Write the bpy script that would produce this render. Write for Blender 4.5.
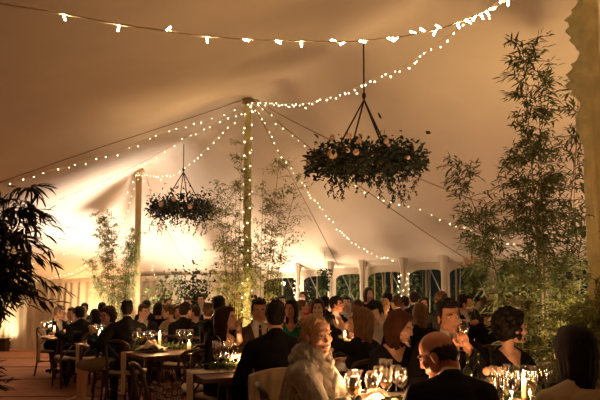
import bpy, bmesh, math, random
import numpy as np
from mathutils import Vector, Matrix, noise
from mathutils.bvhtree import BVHTree

for _o in list(bpy.data.objects): bpy.data.objects.remove(_o)
SC = bpy.context.scene
COL = SC.collection
R = math.radians
PI = math.pi

# ------------------------------------------------------------------ camera, world, exposure
F = 560.0; PITCH = R(3.7); CAMH = 1.4; HORIZON = 299.0
YC = HORIZON - F*math.tan(PITCH)
cam_d = bpy.data.cameras.new('camera'); cam = bpy.data.objects.new('camera', cam_d); COL.objects.link(cam)
cam_d.sensor_width = 36; cam_d.lens = 36*F/600; cam_d.shift_y = (YC-200)/600
cam_d.clip_start = 0.05; cam_d.clip_end = 200
cam.location = (0, 0, CAMH); cam.rotation_euler = (PI/2+PITCH, 0, 0)
SC.camera = cam
w = bpy.data.worlds.new('night'); SC.world = w; w.use_nodes = True
w.node_tree.nodes['Background'].inputs[0].default_value = (0.007, 0.008, 0.008, 1)
w.node_tree.nodes['Background'].inputs[1].default_value = 0.6
SC.view_settings.view_transform = 'Standard'; SC.view_settings.look = 'None'
SC.view_settings.exposure = 0.92; SC.view_settings.gamma = 1.0
SC.view_settings.use_curve_mapping = False

WARM = (1.0, 0.60, 0.29); PALE = (1.0, 0.70, 0.40); FLAME = (1.0, 0.52, 0.22); LEAFLIGHT = (1.0, 0.66, 0.30)
def lamp(name, kind, loc, energy, color=WARM, target=None, size=0.1, angle=90, blend=0.8, parent=None):
    d = bpy.data.lights.new(name, kind); d.energy = energy; d.color = color
    if kind == 'AREA': d.shape = 'DISK'; d.size = size
    else: d.shadow_soft_size = size
    if kind == 'SPOT': d.spot_size = R(angle); d.spot_blend = blend
    o = bpy.data.objects.new(name, d); COL.objects.link(o); o.location = loc
    if target is not None:
        o.rotation_euler = (Vector(target)-Vector(loc)).to_track_quat('-Z', 'Y').to_euler()
    if parent: o.parent = parent
    return o

# uplights standing on the floor of the marquee: (x, y, energy, aim dx, dy, colour, angle)
UPLIGHTS = [
    (-3.35, 13.05, 400, 0.0, 0.0, (1, .84, .70), 84),
    (-4.75, 12.75, 430, 0.02, 0.0, (1, .86, .74), 92),     # by the back pole
    (-2.6, 13.7, 60, 0.1, 0.25, PALE, 130),    # behind the eucalyptus
    (-0.75, 12.6, 430, 0.25, -0.35, (1, .76, .54), 118),
    (0.12, 11.35, 80, 0.05, -0.12, (1, .72, .48), 125),  # added to lift the ceiling in mid tent
    (1.9, 10.3, 100, 0.0, -0.1, (1, .76, .54), 118),
    (3.3, 8.9, 150, 0.0, -0.1, (1, .76, .54), 118),
    (-8.25, 15.9, 60, -0.2, 0.1, PALE, 120),    # far left corner
    (-5.6, 14.6, 130, 0.0, 0.2, WARM, 125),
    (-0.70, 8.05, 270, 0.0, 0.12, LEAFLIGHT, 84),    # at the foot of the middle pole
    (2.75, 4.95, 150, -0.30, -0.1, LEAFLIGHT, 100),  # at the foot of the near pole
    (1.72, 4.75, 34, 0.1, -0.05, LEAFLIGHT, 120),  # added under the low bamboo to light its leaves
    (3.7, 6.7, 60, -0.1, 0.0, (1, .64, .36), 140),  # extra lamp, added to brighten the right of the ceiling
    (-8.6, 4.5, 5, 1.2, 0.0, WARM, 120),    # side walls, beside and behind the camera, unseen lamps for bounce light
    (5.8, 3.5, 40, -0.8, 0.5, WARM, 120),
    (0.6, -3.4, 50, 0.0, -0.9, WARM, 130),  # added behind the camera for soft light on faces
]

UPLIGHTS = [(a, b, e*1.45, c, d, f, h) for a, b, e, c, d, f, h in UPLIGHTS]
# ------------------------------------------------------------------ coordinates
def P(px, py, d):
    """pixel and forward distance -> world point"""
    a = (px-300)/F; b = (YC-py)/F
    yy = math.cos(PITCH)-b*math.sin(PITCH); zz = math.sin(PITCH)+b*math.cos(PITCH)
    return Vector((a*d/yy, d, CAMH+zz*d/yy))
def tanx(px, py=299):
    p = P(px, py, 1.0); return p.x

# ------------------------------------------------------------------ materials
MATS = {}
def mat(name, col, rough=0.8, metal=0.0, var=0.0, vscale=8.0, bump=0.0, bscale=40.0, spec=0.3, emit=None, estr=0.0,
        trans=0.0, sheen=0.0, stretch=(1, 1, 1), sss=0.0):
    if name in MATS: return MATS[name]
    m = bpy.data.materials.new(name); m.use_nodes = True
    nt = m.node_tree; b = nt.nodes['Principled BSDF']
    b.inputs['Base Color'].default_value = (*col, 1); b.inputs['Roughness'].default_value = rough
    b.inputs['Metallic'].default_value = metal; b.inputs['Specular IOR Level'].default_value = spec
    if sheen: b.inputs['Sheen Weight'].default_value = sheen
    if sss:
        b.inputs['Subsurface Weight'].default_value = sss; b.inputs['Subsurface Radius'].default_value = (.01, .004, .002)
    if trans: b.inputs['Transmission Weight'].default_value = trans
    if emit: b.inputs['Emission Color'].default_value = (*emit, 1); b.inputs['Emission Strength'].default_value = estr
    if var or bump:
        tc = nt.nodes.new('ShaderNodeTexCoord'); mp = nt.nodes.new('ShaderNodeMapping')
        mp.inputs['Scale'].default_value = stretch
        nt.links.new(tc.outputs['Object'], mp.inputs['Vector'])
    if var:
        n = nt.nodes.new('ShaderNodeTexNoise'); n.inputs['Scale'].default_value = vscale; n.inputs['Detail'].default_value = 4
        nt.links.new(mp.outputs[0], n.inputs['Vector'])
        r = nt.nodes.new('ShaderNodeMapRange'); r.inputs['From Min'].default_value = .3; r.inputs['From Max'].default_value = .7
        r.inputs['To Min'].default_value = 1-var; r.inputs['To Max'].default_value = 1+var
        nt.links.new(n.outputs['Fac'], r.inputs['Value'])
        h = nt.nodes.new('ShaderNodeVectorMath'); h.operation = 'SCALE'; h.inputs[0].default_value = col
        nt.links.new(r.outputs[0], h.inputs['Scale']); nt.links.new(h.outputs[0], b.inputs['Base Color'])
    if bump:
        n = nt.nodes.new('ShaderNodeTexNoise'); n.inputs['Scale'].default_value = bscale; n.inputs['Detail'].default_value = 3
        nt.links.new(mp.outputs[0], n.inputs['Vector'])
        bp = nt.nodes.new('ShaderNodeBump'); bp.inputs['Strength'].default_value = bump; bp.inputs['Distance'].default_value = 0.01
        nt.links.new(n.outputs['Fac'], bp.inputs['Height']); nt.links.new(bp.outputs[0], b.inputs['Normal'])
    MATS[name] = m; return m

def glass_mat(name, tint=(1, 1, 1), edge=0.75, rough=0.03, blend=0.35, base=0.05):
    if name in MATS: return MATS[name]
    m = bpy.data.materials.new(name); m.use_nodes = True; nt = m.node_tree
    nt.nodes.remove(nt.nodes['Principled BSDF'])
    out = nt.nodes['Material Output']; mx = nt.nodes.new('ShaderNodeMixShader')
    t = nt.nodes.new('ShaderNodeBsdfTransparent'); t.inputs[0].default_value = (*tint, 1)
    g = nt.nodes.new('ShaderNodeBsdfGlossy'); g.inputs['Roughness'].default_value = rough
    g.inputs[0].default_value = (1, 1, 1, 1)
    lw = nt.nodes.new('ShaderNodeLayerWeight'); lw.inputs['Blend'].default_value = blend
    r = nt.nodes.new('ShaderNodeMapRange'); r.inputs['To Min'].default_value = base; r.inputs['To Max'].default_value = edge
    nt.links.new(lw.outputs['Facing'], r.inputs['Value']); nt.links.new(r.outputs[0], mx.inputs[0])
    nt.links.new(t.outputs[0], mx.inputs[1]); nt.links.new(g.outputs[0], mx.inputs[2]); nt.links.new(mx.outputs[0], out.inputs[0])
    MATS[name] = m; return m

def emis(name, col, s, sample=False):
    if name in MATS: return MATS[name]
    m = bpy.data.materials.new(name); m.use_nodes = True; nt = m.node_tree
    nt.nodes.remove(nt.nodes['Principled BSDF'])
    e = nt.nodes.new('ShaderNodeEmission'); e.inputs[0].default_value = (*col, 1); e.inputs[1].default_value = s
    nt.links.new(e.outputs[0], nt.nodes['Material Output'].inputs[0])
    if not sample: m.cycles.emission_sampling = 'NONE'
    MATS[name] = m; return m

def leaf_mat(name, col, var=0.45, trans=0.35):
    if name in MATS: return MATS[name]
    m = mat(name, col, 0.5, var=var, vscale=14, spec=0.4)
    nt = m.node_tree; b = nt.nodes['Principled BSDF']; out = nt.nodes['Material Output']
    tr = nt.nodes.new('ShaderNodeBsdfTranslucent'); mx = nt.nodes.new('ShaderNodeMixShader'); mx.inputs[0].default_value = trans
    tr.inputs[0].default_value = (*[min(1, c*1.5) for c in col], 1)
    nt.links.new(b.outputs[0], mx.inputs[1]); nt.links.new(tr.outputs[0], mx.inputs[2]); nt.links.new(mx.outputs[0], out.inputs[0])
    return m

M_ROOF = mat('marquee_canvas', (0.66, 0.545, 0.43), 0.9, var=0.04, vscale=1.5, spec=0.1)
M_WALL = mat('cream_lining', (0.68, 0.59, 0.46), 0.9, var=0.05, vscale=3, spec=0.1)
M_SEAM = mat('seam_tape', (0.36, 0.27, 0.17), 0.9)
M_WHITE = mat('white_post', (0.82, 0.78, 0.68), 0.6)
M_VOILE = mat('pole_voile', (0.66, 0.60, 0.30), 0.85, var=0.15, vscale=10, sheen=0.3)
M_POLE = mat('pole_wood', (0.34, 0.23, 0.10), 0.7, var=0.1, vscale=4)
M_WIRE = mat('string_wire', (0.80, 0.64, 0.40), 0.7)
M_ROPE = mat('dark_rope', (0.035, 0.022, 0.012), 0.9)
M_BULB = emis('warm_bulb', (1.0, 0.80, 0.46), 5.0)
M_BULBNEAR = emis('near_bulb', (1.0, 0.76, 0.46), 45, True)
M_WOOD = mat('dark_wood', (0.055, 0.025, 0.013), 0.45, var=0.3, vscale=6, stretch=(1, 6, 6), spec=0.4)
M_TABLE = mat('oak_boards', (0.13, 0.062, 0.03), 0.5, var=0.3, vscale=5, stretch=(8, 1, 1), bump=0.2)
M_CUSH = mat('ivory_cushion', (0.62, 0.53, 0.45), 0.9, var=0.06)
M_LINEN = mat('linen_runner', (0.80, 0.70, 0.58), 0.95, var=0.08, bump=0.2, bscale=90)
M_GLASS = glass_mat('clear_glass')
M_PVC = glass_mat('window_vinyl', (0.80, 0.82, 0.78), 0.5, 0.12, 0.2, 0.03)
M_WAX = mat('candle_wax', (0.85, 0.62, 0.36), 0.5, emit=(1, .45, .15), estr=0.25)
M_FLAME = emis('candle_flame', (1.0, 0.62, 0.24), 22)
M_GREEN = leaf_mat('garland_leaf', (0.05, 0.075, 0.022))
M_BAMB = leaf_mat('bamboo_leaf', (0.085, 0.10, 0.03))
M_BAMBL = leaf_mat('lit_bamboo_leaf', (0.20, 0.21, 0.06))  # brighter copy of the bamboo leaf, uplight put into its colour
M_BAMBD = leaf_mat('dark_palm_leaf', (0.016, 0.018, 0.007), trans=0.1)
M_EUC = leaf_mat('round_leaf', (0.03, 0.055, 0.02))
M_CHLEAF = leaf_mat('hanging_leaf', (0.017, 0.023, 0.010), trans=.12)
M_CANE = mat('bamboo_cane', (0.22, 0.17, 0.05), 0.5, var=0.25)
M_BARK = mat('thin_bark', (0.09, 0.055, 0.025), 0.8, var=0.3)
M_ROSE = mat('cream_rose', (0.80, 0.55, 0.38), 0.8, var=0.1, vscale=60)
M_FLOOR = mat('coir_matting', (0.42, 0.20, 0.125), 0.95, var=0.18, vscale=3, bump=0.4, bscale=120)
M_BLACK = mat('black_metal', (0.02, 0.02, 0.02), 0.5, 0.6)

# ------------------------------------------------------------------ mesh helpers
def mesh_obj(name, V, Fc, m=None, parent=None, smooth=True, loc=None, mats=None, mi=None):
    me = bpy.data.meshes.new(name)
    me.from_pydata([tuple(v) for v in V], [], [tuple(f) for f in Fc])
    if mats:
        for x in mats: me.materials.append(x)
        if mi is not None: me.polygons.foreach_set('material_index', np.asarray(mi, dtype=np.int32))
    elif m: me.materials.append(m)
    if smooth: me.polygons.foreach_set('use_smooth', np.ones(len(me.polygons), dtype=bool))
    me.update()
    o = bpy.data.objects.new(name, me); COL.objects.link(o)
    if parent: o.parent = parent
    if loc is not None: o.location = loc
    return o
def thing(name, label, cat, loc=(0, 0, 0), rz=0.0, group=None):
    o = bpy.data.objects.new(name, None); COL.objects.link(o); o.empty_display_size = 0.1
    o.location = loc; o.rotation_euler = (0, 0, rz); o['label'] = label; o['category'] = cat
    if group: o['group'] = group
    return o
def tag(o, label, cat, group=None, kind=None):
    o['label'] = label; o['category'] = cat
    if group: o['group'] = group
    if kind: o['kind'] = kind
    return o
def struct(o): o['kind'] = 'structure'; return o
def dup(root, loc, rz=None, label=None, group=None, scale=None):
    r = root.copy(); COL.objects.link(r); r.location = loc
    if rz is not None: r.rotation_euler = (0, 0, rz)
    if scale: r.scale = scale
    if label: r['label'] = label
    if group: r['group'] = group
    for ch in list(root.children):
        c = ch.copy(); COL.objects.link(c); c.parent = r
        for g in ch.children:
            d = g.copy(); COL.objects.link(d); d.parent = c
    return r
class G:
    """collects shapes for ONE mesh"""
    def __init__(s): s.V = []; s.F = []
    def add(s, V, Fc):
        n = len(s.V); s.V.extend([tuple(v) for v in V]); s.F.extend([tuple(i+n for i in f) for f in Fc])
    def box(s, c, sz, rot=None):
        V = [Vector((x*sz[0]/2, y*sz[1]/2, z*sz[2]/2)) for x in (-1, 1) for y in (-1, 1) for z in (-1, 1)]
        if rot: V = [rot @ v for v in V]
        V = [v+Vector(c) for v in V]
        s.add(V, [(0, 1, 3, 2), (4, 6, 7, 5), (0, 4, 5, 1), (2, 3, 7, 6), (0, 2, 6, 4), (1, 5, 7, 3)])
    def tube(s, pts, r, n=8, cap=True):
        pts = [Vector(p) for p in pts]; m = len(pts)
        rr = r if isinstance(r, (list, tuple)) else [r]*m
        t0 = (pts[1]-pts[0]).normalized(); u = t0.orthogonal().normalized()
        V = []
        for i, p in enumerate(pts):
            t = (pts[min(i+1, m-1)]-pts[max(i-1, 0)]).normalized()
            u = (u-t*u.dot(t))
            u = u.normalized() if u.length > 1e-6 else t.orthogonal().normalized()
            v = t.cross(u)
            for k in range(n):
                a = 2*PI*k/n; V.append(p+(u*math.cos(a)+v*math.sin(a))*rr[i])
        Fc = [(i*n+k, i*n+(k+1) % n, (i+1)*n+(k+1) % n, (i+1)*n+k) for i in range(m-1) for k in range(n)]
        if cap: Fc += [tuple(range(n))[::-1], tuple((m-1)*n+k for k in range(n))]
        s.add(V, Fc)
    def lathe(s, prof, n=16, c=(0, 0, 0)):
        V = []; m = len(prof)
        for r, z in prof:
            for k in range(n):
                a = 2*PI*k/n; V.append((c[0]+r*math.cos(a), c[1]+r*math.sin(a), c[2]+z))
        s.add(V, [(i*n+k, i*n+(k+1) % n, (i+1)*n+(k+1) % n, (i+1)*n+k) for i in range(m-1) for k in range(n)])
    def ball(s, c, r, n=10, rot=None):
        r = (r, r, r) if not isinstance(r, (tuple, list)) else r
        V, Fc = ellipsoid(c, r, rot, n); s.add(V, Fc)
    def leaf(s, p, d, L, wd, nrm=None, fold=0.25):
        d = Vector(d).normalized(); sd = d.cross(Vector(nrm) if nrm else Vector((0, 0, 1)))
        sd = sd.normalized() if sd.length > 1e-3 else d.orthogonal().normalized()
        up = sd.cross(d); p = Vector(p)
        a = p+d*L*.35+sd*wd/2+up*wd*fold; b = p+d*L*.35-sd*wd/2+up*wd*fold
        a2 = p+d*L*.7+sd*wd*.36+up*(wd*fold*.6-L*.05); b2 = p+d*L*.7-sd*wd*.36+up*(wd*fold*.6-L*.05)
        m1 = p+d*L*.35; m2 = p+d*L*.7-up*L*.06; t = p+d*L-up*L*.14
        s.add([p, a, m1, b, a2, m2, b2, t], [(0, 1, 2), (0, 2, 3), (1, 4, 5, 2), (2, 5, 6, 3), (4, 7, 5), (5, 7, 6)])
    def build(s, name, m=None, parent=None, smooth=True, loc=None):
        return mesh_obj(name, s.V, s.F, m, parent, smooth, loc)
def ellipsoid(c, r, rot=None, n=12):
    V = [Vector((0, 0, r[2]))]; h = max(4, n//2)
    for i in range(1, h):
        th = PI*i/h
        for k in range(n):
            a = 2*PI*k/n; V.append(Vector((r[0]*math.sin(th)*math.cos(a), r[1]*math.sin(th)*math.sin(a), r[2]*math.cos(th))))
    V.append(Vector((0, 0, -r[2]))); e = len(V)-1
    if rot is not None: V = [rot @ v for v in V]
    c = Vector(c); V = [v+c for v in V]
    Fc = [(0, 1+k, 1+(k+1) % n) for k in range(n)]
    for i in range(h-2):
        for k in range(n):
            Fc.append((1+i*n+k, 1+(i+1)*n+k, 1+(i+1)*n+(k+1) % n, 1+i*n+(k+1) % n))
    Fc += [(e, 1+(h-2)*n+(k+1) % n, 1+(h-2)*n+k) for k in range(n)]
    return V, Fc
def capsule(p0, r0, p1, r1, n=10):
    p0 = Vector(p0); p1 = Vector(p1); d = p1-p0
    if d.length < 1e-5: return ellipsoid(p0, (r0, r0, r0), None, n)
    t = d.normalized(); u = t.orthogonal().normalized(); v = t.cross(u)
    rings = []
    for k in range(1, 4): a = PI/2*k/3.5; rings.append((p0-t*r0*math.cos(a), r0*math.sin(a)))
    rings.append((p0, r0)); rings.append((p1, r1))
    for k in range(3, 0, -1): a = PI/2*k/3.5; rings.append((p1+t*r1*math.cos(a), r1*math.sin(a)))
    V = [p0-t*r0]
    for c, r in rings:
        for k in range(n): a = 2*PI*k/n; V.append(c+(u*math.cos(a)+v*math.sin(a))*r)
    V.append(p1+t*r1); e = len(V)-1; m = len(rings)
    Fc = [(0, 1+(k+1) % n, 1+k) for k in range(n)]
    for i in range(m-1):
        for k in range(n): Fc.append((1+i*n+k, 1+i*n+(k+1) % n, 1+(i+1)*n+(k+1) % n, 1+(i+1)*n+k))
    Fc += [(e, 1+(m-1)*n+k, 1+(m-1)*n+(k+1) % n) for k in range(n)]
    return V, Fc
def remesh(prims, vox, smooth=3, fac=0.5):
    """fuse overlapping closed shapes into one continuous surface -> (verts ndarray, faces ndarray quads)"""
    g = G()
    for V, Fc in prims: g.add(V, Fc)
    o = mesh_obj('tmp_fuse', g.V, g.F, smooth=False)
    md = o.modifiers.new('r', 'REMESH'); md.mode = 'VOXEL'; md.voxel_size = vox; md.adaptivity = 0
    if smooth:
        sm = o.modifiers.new('s', 'SMOOTH'); sm.iterations = smooth; sm.factor = fac
    dg = bpy.context.evaluated_depsgraph_get(); ev = o.evaluated_get(dg); me = ev.to_mesh()
    V = np.empty(len(me.vertices)*3, dtype=np.float32); me.vertices.foreach_get('co', V); V = V.reshape(-1, 3).astype(float)
    Fc = [tuple(p.vertices) for p in me.polygons]
    ev.to_mesh_clear(); me0 = o.data
    bpy.data.objects.remove(o); bpy.data.meshes.remove(me0)
    return V, Fc
def npm(M): return np.array([list(r) for r in M.to_3x3()])
def xf(V, M, t): return V @ npm(M).T + np.array(t)
rnd = random.Random(7)

# ------------------------------------------------------------------ marquee plan and roof
POLY = [(-8.6, 16.3), (-1.22, 13.66), (4.69, 8.75), (7.4, 5.4), (7.9, 0.5), (5.2, -4.6), (-5.0, -5.0), (-10.4, -1.5), (-10.9, 8.0)]
EZ = [1.90, 1.97, 2.12, 2.12, 2.12, 2.12, 2.12, 2.10, 1.95]
PH = 4.6
POLES = [(2.30, 4.32), (-0.83, 8.75), (-3.93, 13.5)]
GX0, GY0, GS = -11.6, -5.8, 0.13
NX, NY = 155, 178
def solve_roof():
    X = GX0+np.arange(NX)*GS; Y = GY0+np.arange(NY)*GS
    XX, YY = np.meshgrid(X, Y, indexing='ij')
    inside = np.ones_like(XX, bool); best = np.full_like(XX, 1e9); ez = np.zeros_like(XX)
    n = len(POLY)
    for i in range(n):
        (ax, ay), (bx, by) = POLY[i], POLY[(i+1) % n]
        dx, dy = bx-ax, by-ay; L2 = dx*dx+dy*dy
        cr = dx*(YY-ay)-dy*(XX-ax)
        inside &= cr < 0
        t = np.clip(((XX-ax)*dx+(YY-ay)*dy)/L2, 0, 1)
        dd = (XX-ax-t*dx)**2+(YY-ay-t*dy)**2
        m = dd < best; best[m] = dd[m]; ez[m] = (EZ[i]+(EZ[(i+1) % n]-EZ[i])*t)[m]
    Z = np.where(inside, 3.0, ez); fix = ~inside
    ends = [(4.9, 0.6)] + POLES + [(-4.9, 15.0)]
    zend = [2.2] + [PH]*3 + [1.93]
    for k in range(len(ends)-1):
        (ax, ay), (bx, by) = ends[k], ends[k+1]
        if k == 3: continue
        L = math.hypot(bx-ax, by-ay); N = int(L/GS*3)
        za, zb = zend[k], zend[k+1]
        if k == 0: za = 3.0
        for j in range(N+1):
            t = j/N; x = ax+(bx-ax)*t; y = ay+(by-ay)*t
            sag = (0.10 if k else 0.25)*4*t*(1-t)
            z = za+(zb-za)*t-sag
            i0 = int(round((x-GX0)/GS)); j0 = int(round((y-GY0)/GS))
            Z[i0, j0] = z; fix[i0, j0] = True
    for (x, y) in POLES:
        m = (XX-x)**2+(YY-y)**2 < 0.17**2
        Z[m] = PH-0.02; fix |= m
    par = (np.add.outer(np.arange(NX), np.arange(NY)) % 2).astype(bool)
    free = ~fix; free[0, :] = free[-1, :] = free[:, 0] = free[:, -1] = False
    om = 1.95
    for it in range(700):
        for c in (par, ~par):
            a = np.zeros_like(Z)
            a[1:-1, 1:-1] = (Z[2:, 1:-1]+Z[:-2, 1:-1]+Z[1:-1, 2:]+Z[1:-1, :-2])/4
            m = free & c
            Z[m] += om*(a[m]-Z[m])
    return Z
ROOFZ = solve_roof()
def zroof(x, y):
    u = (x-GX0)/GS; v = (y-GY0)/GS
    i = int(min(max(u, 0), NX-2)); j = int(min(max(v, 0), NY-2)); a = min(max(u-i, 0), 1); b = min(max(v-j, 0), 1)
    return (ROOFZ[i, j]*(1-a)*(1-b)+ROOFZ[i+1, j]*a*(1-b)+ROOFZ[i, j+1]*(1-a)*b+ROOFZ[i+1, j+1]*a*b)
def build_roof():
    bm = bmesh.new(); vs = {}
    for i in range(NX):
        for j in range(NY):
            vs[i, j] = bm.verts.new((GX0+i*GS, GY0+j*GS, ROOFZ[i, j]))
    for i in range(NX-1):
        for j in range(NY-1):
            bm.faces.new((vs[i, j], vs[i+1, j], vs[i+1, j+1], vs[i, j+1]))
    n = len(POLY)
    for i in range(n):
        a = Vector((*POLY[i], 0)); b = Vector((*POLY[(i+1) % n], 0)); d = b-a
        nr = Vector((-d.y, d.x, 0)).normalized()
        bmesh.ops.bisect_plane(bm, geom=bm.verts[:]+bm.edges[:]+bm.faces[:], plane_co=a+nr*0.06, plane_no=nr, clear_outer=True)
    me = bpy.data.meshes.new('ceiling'); bm.to_mesh(me); bm.free()
    me.polygons.foreach_set('use_smooth', np.ones(len(me.polygons), bool))
    me.materials.append(M_ROOF)
    o = bpy.data.objects.new('ceiling', me); COL.objects.link(o); struct(o)
build_roof()

def lerp(a, b, t): return a+(b-a)*t
def wall_frame(i):
    a = Vector((*POLY[i], 0)); b = Vector((*POLY[(i+1) % len(POLY)], 0)); u = (b-a); L = u.length; u = u.normalized()
    return a, u, Vector((-u.y, u.x, 0)), L, EZ[i], EZ[(i+1) % len(EZ)]   # third = outward
def pleated_wall(name, i, s0=0.0, s1=None, amp=0.035, per=0.24):
    a, u, nr, L, z0, z1 = wall_frame(i); s1 = s1 or L
    N = int((s1-s0)/0.03); V = []; rows = 9
    for k in range(N+1):
        s = s0+(s1-s0)*k/N; zt = lerp(z0, z1, s/L)+0.06
        nz = noise.noise(Vector((s*1.3, i*9.1, 0)))
        ph = s/per*2*PI+nz*5
        for r in range(rows+1):
            t = r/rows
            q = noise.noise(Vector((s*2.0, t*1.4+i*3, 2.0)))
            am = amp*(0.35+0.9*abs(q)*1.6+0.5*t)*(0.5+0.5*min(1, (1-t)*6))
            off = am*(math.sin(ph+q*1.6)+0.35*math.sin(2.3*ph+1))
            p = a+u*s+nr*(-0.03+off); V.append((p.x, p.y, zt*t))
    Fc = [(k*(rows+1)+r, (k+1)*(rows+1)+r, (k+1)*(rows+1)+r+1, k*(rows+1)+r+1) for k in range(N) for r in range(rows)]
    return struct(mesh_obj(name, V, Fc, M_WALL))
pleated_wall('wall_back', 0)
for nm, i in (('wall_right', 2), ('wall_side', 3), ('wall_near', 4), ('wall_behind', 5), ('wall_rear', 6), ('wall_far', 7), ('wall_left', 8)):
    pleated_wall(nm, i, amp=0.02, per=0.4)
# floor
g = G(); g.add([(x, y, 0) for x, y in POLY][::-1], [tuple(range(len(POLY)))]); 
fl = g.build('floor', M_FLOOR, smooth=False); struct(fl)
g = G()   # seams of the matting
for q in range(-3, 8):
    p0 = Vector((-9.5+q*0.0, 11.5-q*1.8, 0.004)); p1 = p0+Vector((9.5, 0.4, 0))
    g.box((p0+p1)/2, ((p1-p0).length, 0.03, 0.006), Matrix.Rotation(math.atan2(.4, 9.5), 3, 'Z'))
struct(g.build('trim_1', mat('mat_seam', (0.05, 0.02, 0.01), .9), smooth=False))

# valance along the back wall and over the windows
def valance(name, i, drop, scallop=0.0, per=0.9, s0=0, s1=None):
    a, u, nr, L, z0, z1 = wall_frame(i); s1 = s1 or L; V = []; N = int((s1-s0)/0.05)
    for k in range(N+1):
        s = s0+(s1-s0)*k/N; zt = lerp(z0, z1, s/L)+0.05
        dr = drop-scallop*abs(math.sin(PI*s/per))
        for t in (0, .5, 1):
            p = a+u*s-nr*(0.085+0.008*math.sin(s*21)*t); V.append((p.x, p.y, zt-dr*t))
    Fc = [(k*3+r, (k+1)*3+r, (k+1)*3+r+1, k*3+r+1) for k in range(N) for r in range(2)]
    return struct(mesh_obj(name, V, Fc, M_WALL))
valance('trim_2', 0, 0.13)
# seams of the roof radiating from the poles
def eave_at(i, t):
    a, u, nr, L, z0, z1 = wall_frame(i); p = a+u*L*t-nr*0.05; return p.x, p.y
seamno = 2
def seam(p, q):
    global seamno; seamno += 1
    g = G(); pts = []
    for k in range(41):
        t = k/40; x = lerp(p[0], q[0], t); y = lerp(p[1], q[1], t)
        pts.append((x, y, zroof(x, y)-0.004))
    g.tube(pts, 0.007, 5); struct(g.build('trim_%d' % seamno, M_SEAM))
seam(POLES[1], eave_at(8, .25)); seam(POLES[1], eave_at(1, .35)); seam(POLES[1], eave_at(2, .1))
seam(POLES[2], eave_at(0, .25)); seam(POLES[2], eave_at(0, .8)); seam(POLES[1], eave_at(1, .72)); seam(POLES[0], eave_at(1, .95))

# ------------------------------------------------------------------ window wall
a1, u1, n1, L1, zE0, zE1 = wall_frame(1)
def s_of_px(px):
    t = tanx(px); return (t*a1.y-a1.x)/(u1.x-t*u1.y)
BAYPX = [262, 302, 334, 366, 407, 447.5, 494, 548, 612]
BAYS = [s_of_px(p) for p in BAYPX]
BAYS[0] = max(BAYS[0], 0.12)
ZSILL = 0.72
def eave1(s): return lerp(zE0, zE1, s/L1)+0.07
g = G()
def W(s, z, off=0.0):
    p = a1+u1*s+n1*off; return (p.x, p.y, z)
def panel(s0, s1, z0, z1, n=1):
    for k in range(n):
        p = lerp(s0, s1, k/n); q = lerp(s0, s1, (k+1)/n)
        g.add([W(p, z0), W(q, z0), W(q, z1(q) if callable(z1) else z1), W(p, z1(p) if callable(z1) else z1)], [(0, 1, 2, 3)])
panel(0, BAYS[0], 0, eave1); panel(BAYS[-1], L1, 0, eave1, 6)
OPEN = []
for b in range(len(BAYS)-1):
    s0, s1 = BAYS[b], BAYS[b+1]; wd = s1-s0; o0 = s0+0.055; o1 = s1-0.055
    OPEN.append((o0, o1))
    panel(s0, o0, 0, eave1); panel(o1, s1, 0, eave1); panel(o0, o1, 0, ZSILL)
    N = 14
    def arch(s, o0=o0, o1=o1):
        x = (s-o0)/(o1-o0)*2-1; return eave1(s)-0.175-0.08*(abs(x)**4)
    for k in range(N):
        p = lerp(o0, o1, k/N); q = lerp(o0, o1, (k+1)/N)
        g.add([W(p, arch(p)), W(q, arch(q)), W(q, eave1(q)), W(p, eave1(p))], [(0, 1, 2, 3)])
struct(g.build('wall_window', M_WALL, smooth=False))
for b, (o0, o1) in enumerate(OPEN):
    g = G(); N = 14; s0, s1 = o0, o1
    V = []
    for k in range(N+1):
        s = lerp(o0, o1, k/N); x = (s-o0)/(o1-o0)*2-1
        V += [W(s, ZSILL, .012), W(s, eave1(s)-0.175-0.08*(abs(x)**4), .012)]
    g.add(V, [(2*k, 2*k+2, 2*k+3, 2*k+1) for k in range(N)])
    struct(g.build('window_%d' % (b+1), M_PVC, smooth=False))
# gathered curtain columns between the windows
for b, s in enumerate(BAYS):
    V = []; n = 28; rows = 10; q_ = W(s, 0, -0.13); zt = zroof(q_[0], q_[1])+.05
    for r in range(rows+1):
        t = r/rows; fl_ = 0.046+0.06*max(0, (t-0.86)/0.14)**1.5+0.02*(1-t)
        for k in range(n):
            a = 2*PI*k/n; rr = fl_*(1+0.16*math.sin(a*7+b)); c = Vector(W(s, 0, -0.13))
            dv = u1*math.cos(a)*rr+n1*math.sin(a)*rr*0.6
            V.append((c.x+dv.x, c.y+dv.y, 0.01+(zt-0.02)*t))
    Fc = [(r*n+k, r*n+(k+1) % n, (r+1)*n+(k+1) % n, (r+1)*n+k) for r in range(rows) for k in range(n)]
    o = mesh_obj('gathered_curtain', V, Fc, M_WALL)
    pos = ['at the far left end of the windows', 'between first and second windows from left', 'between second and third windows from left',
           'between third and fourth windows from left', 'between fourth and fifth windows from left', 'between fifth and sixth windows from left',
           'between sixth and seventh windows from left', 'behind the big right bamboo', 'behind the near pole'][b]
    tag(o, 'cream gathered curtain column '+pos, 'curtain', 'curtain columns along the window wall')
ordw = ['first', 'second', 'third', 'fourth', 'fifth', 'sixth', 'seventh', 'eighth']
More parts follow.
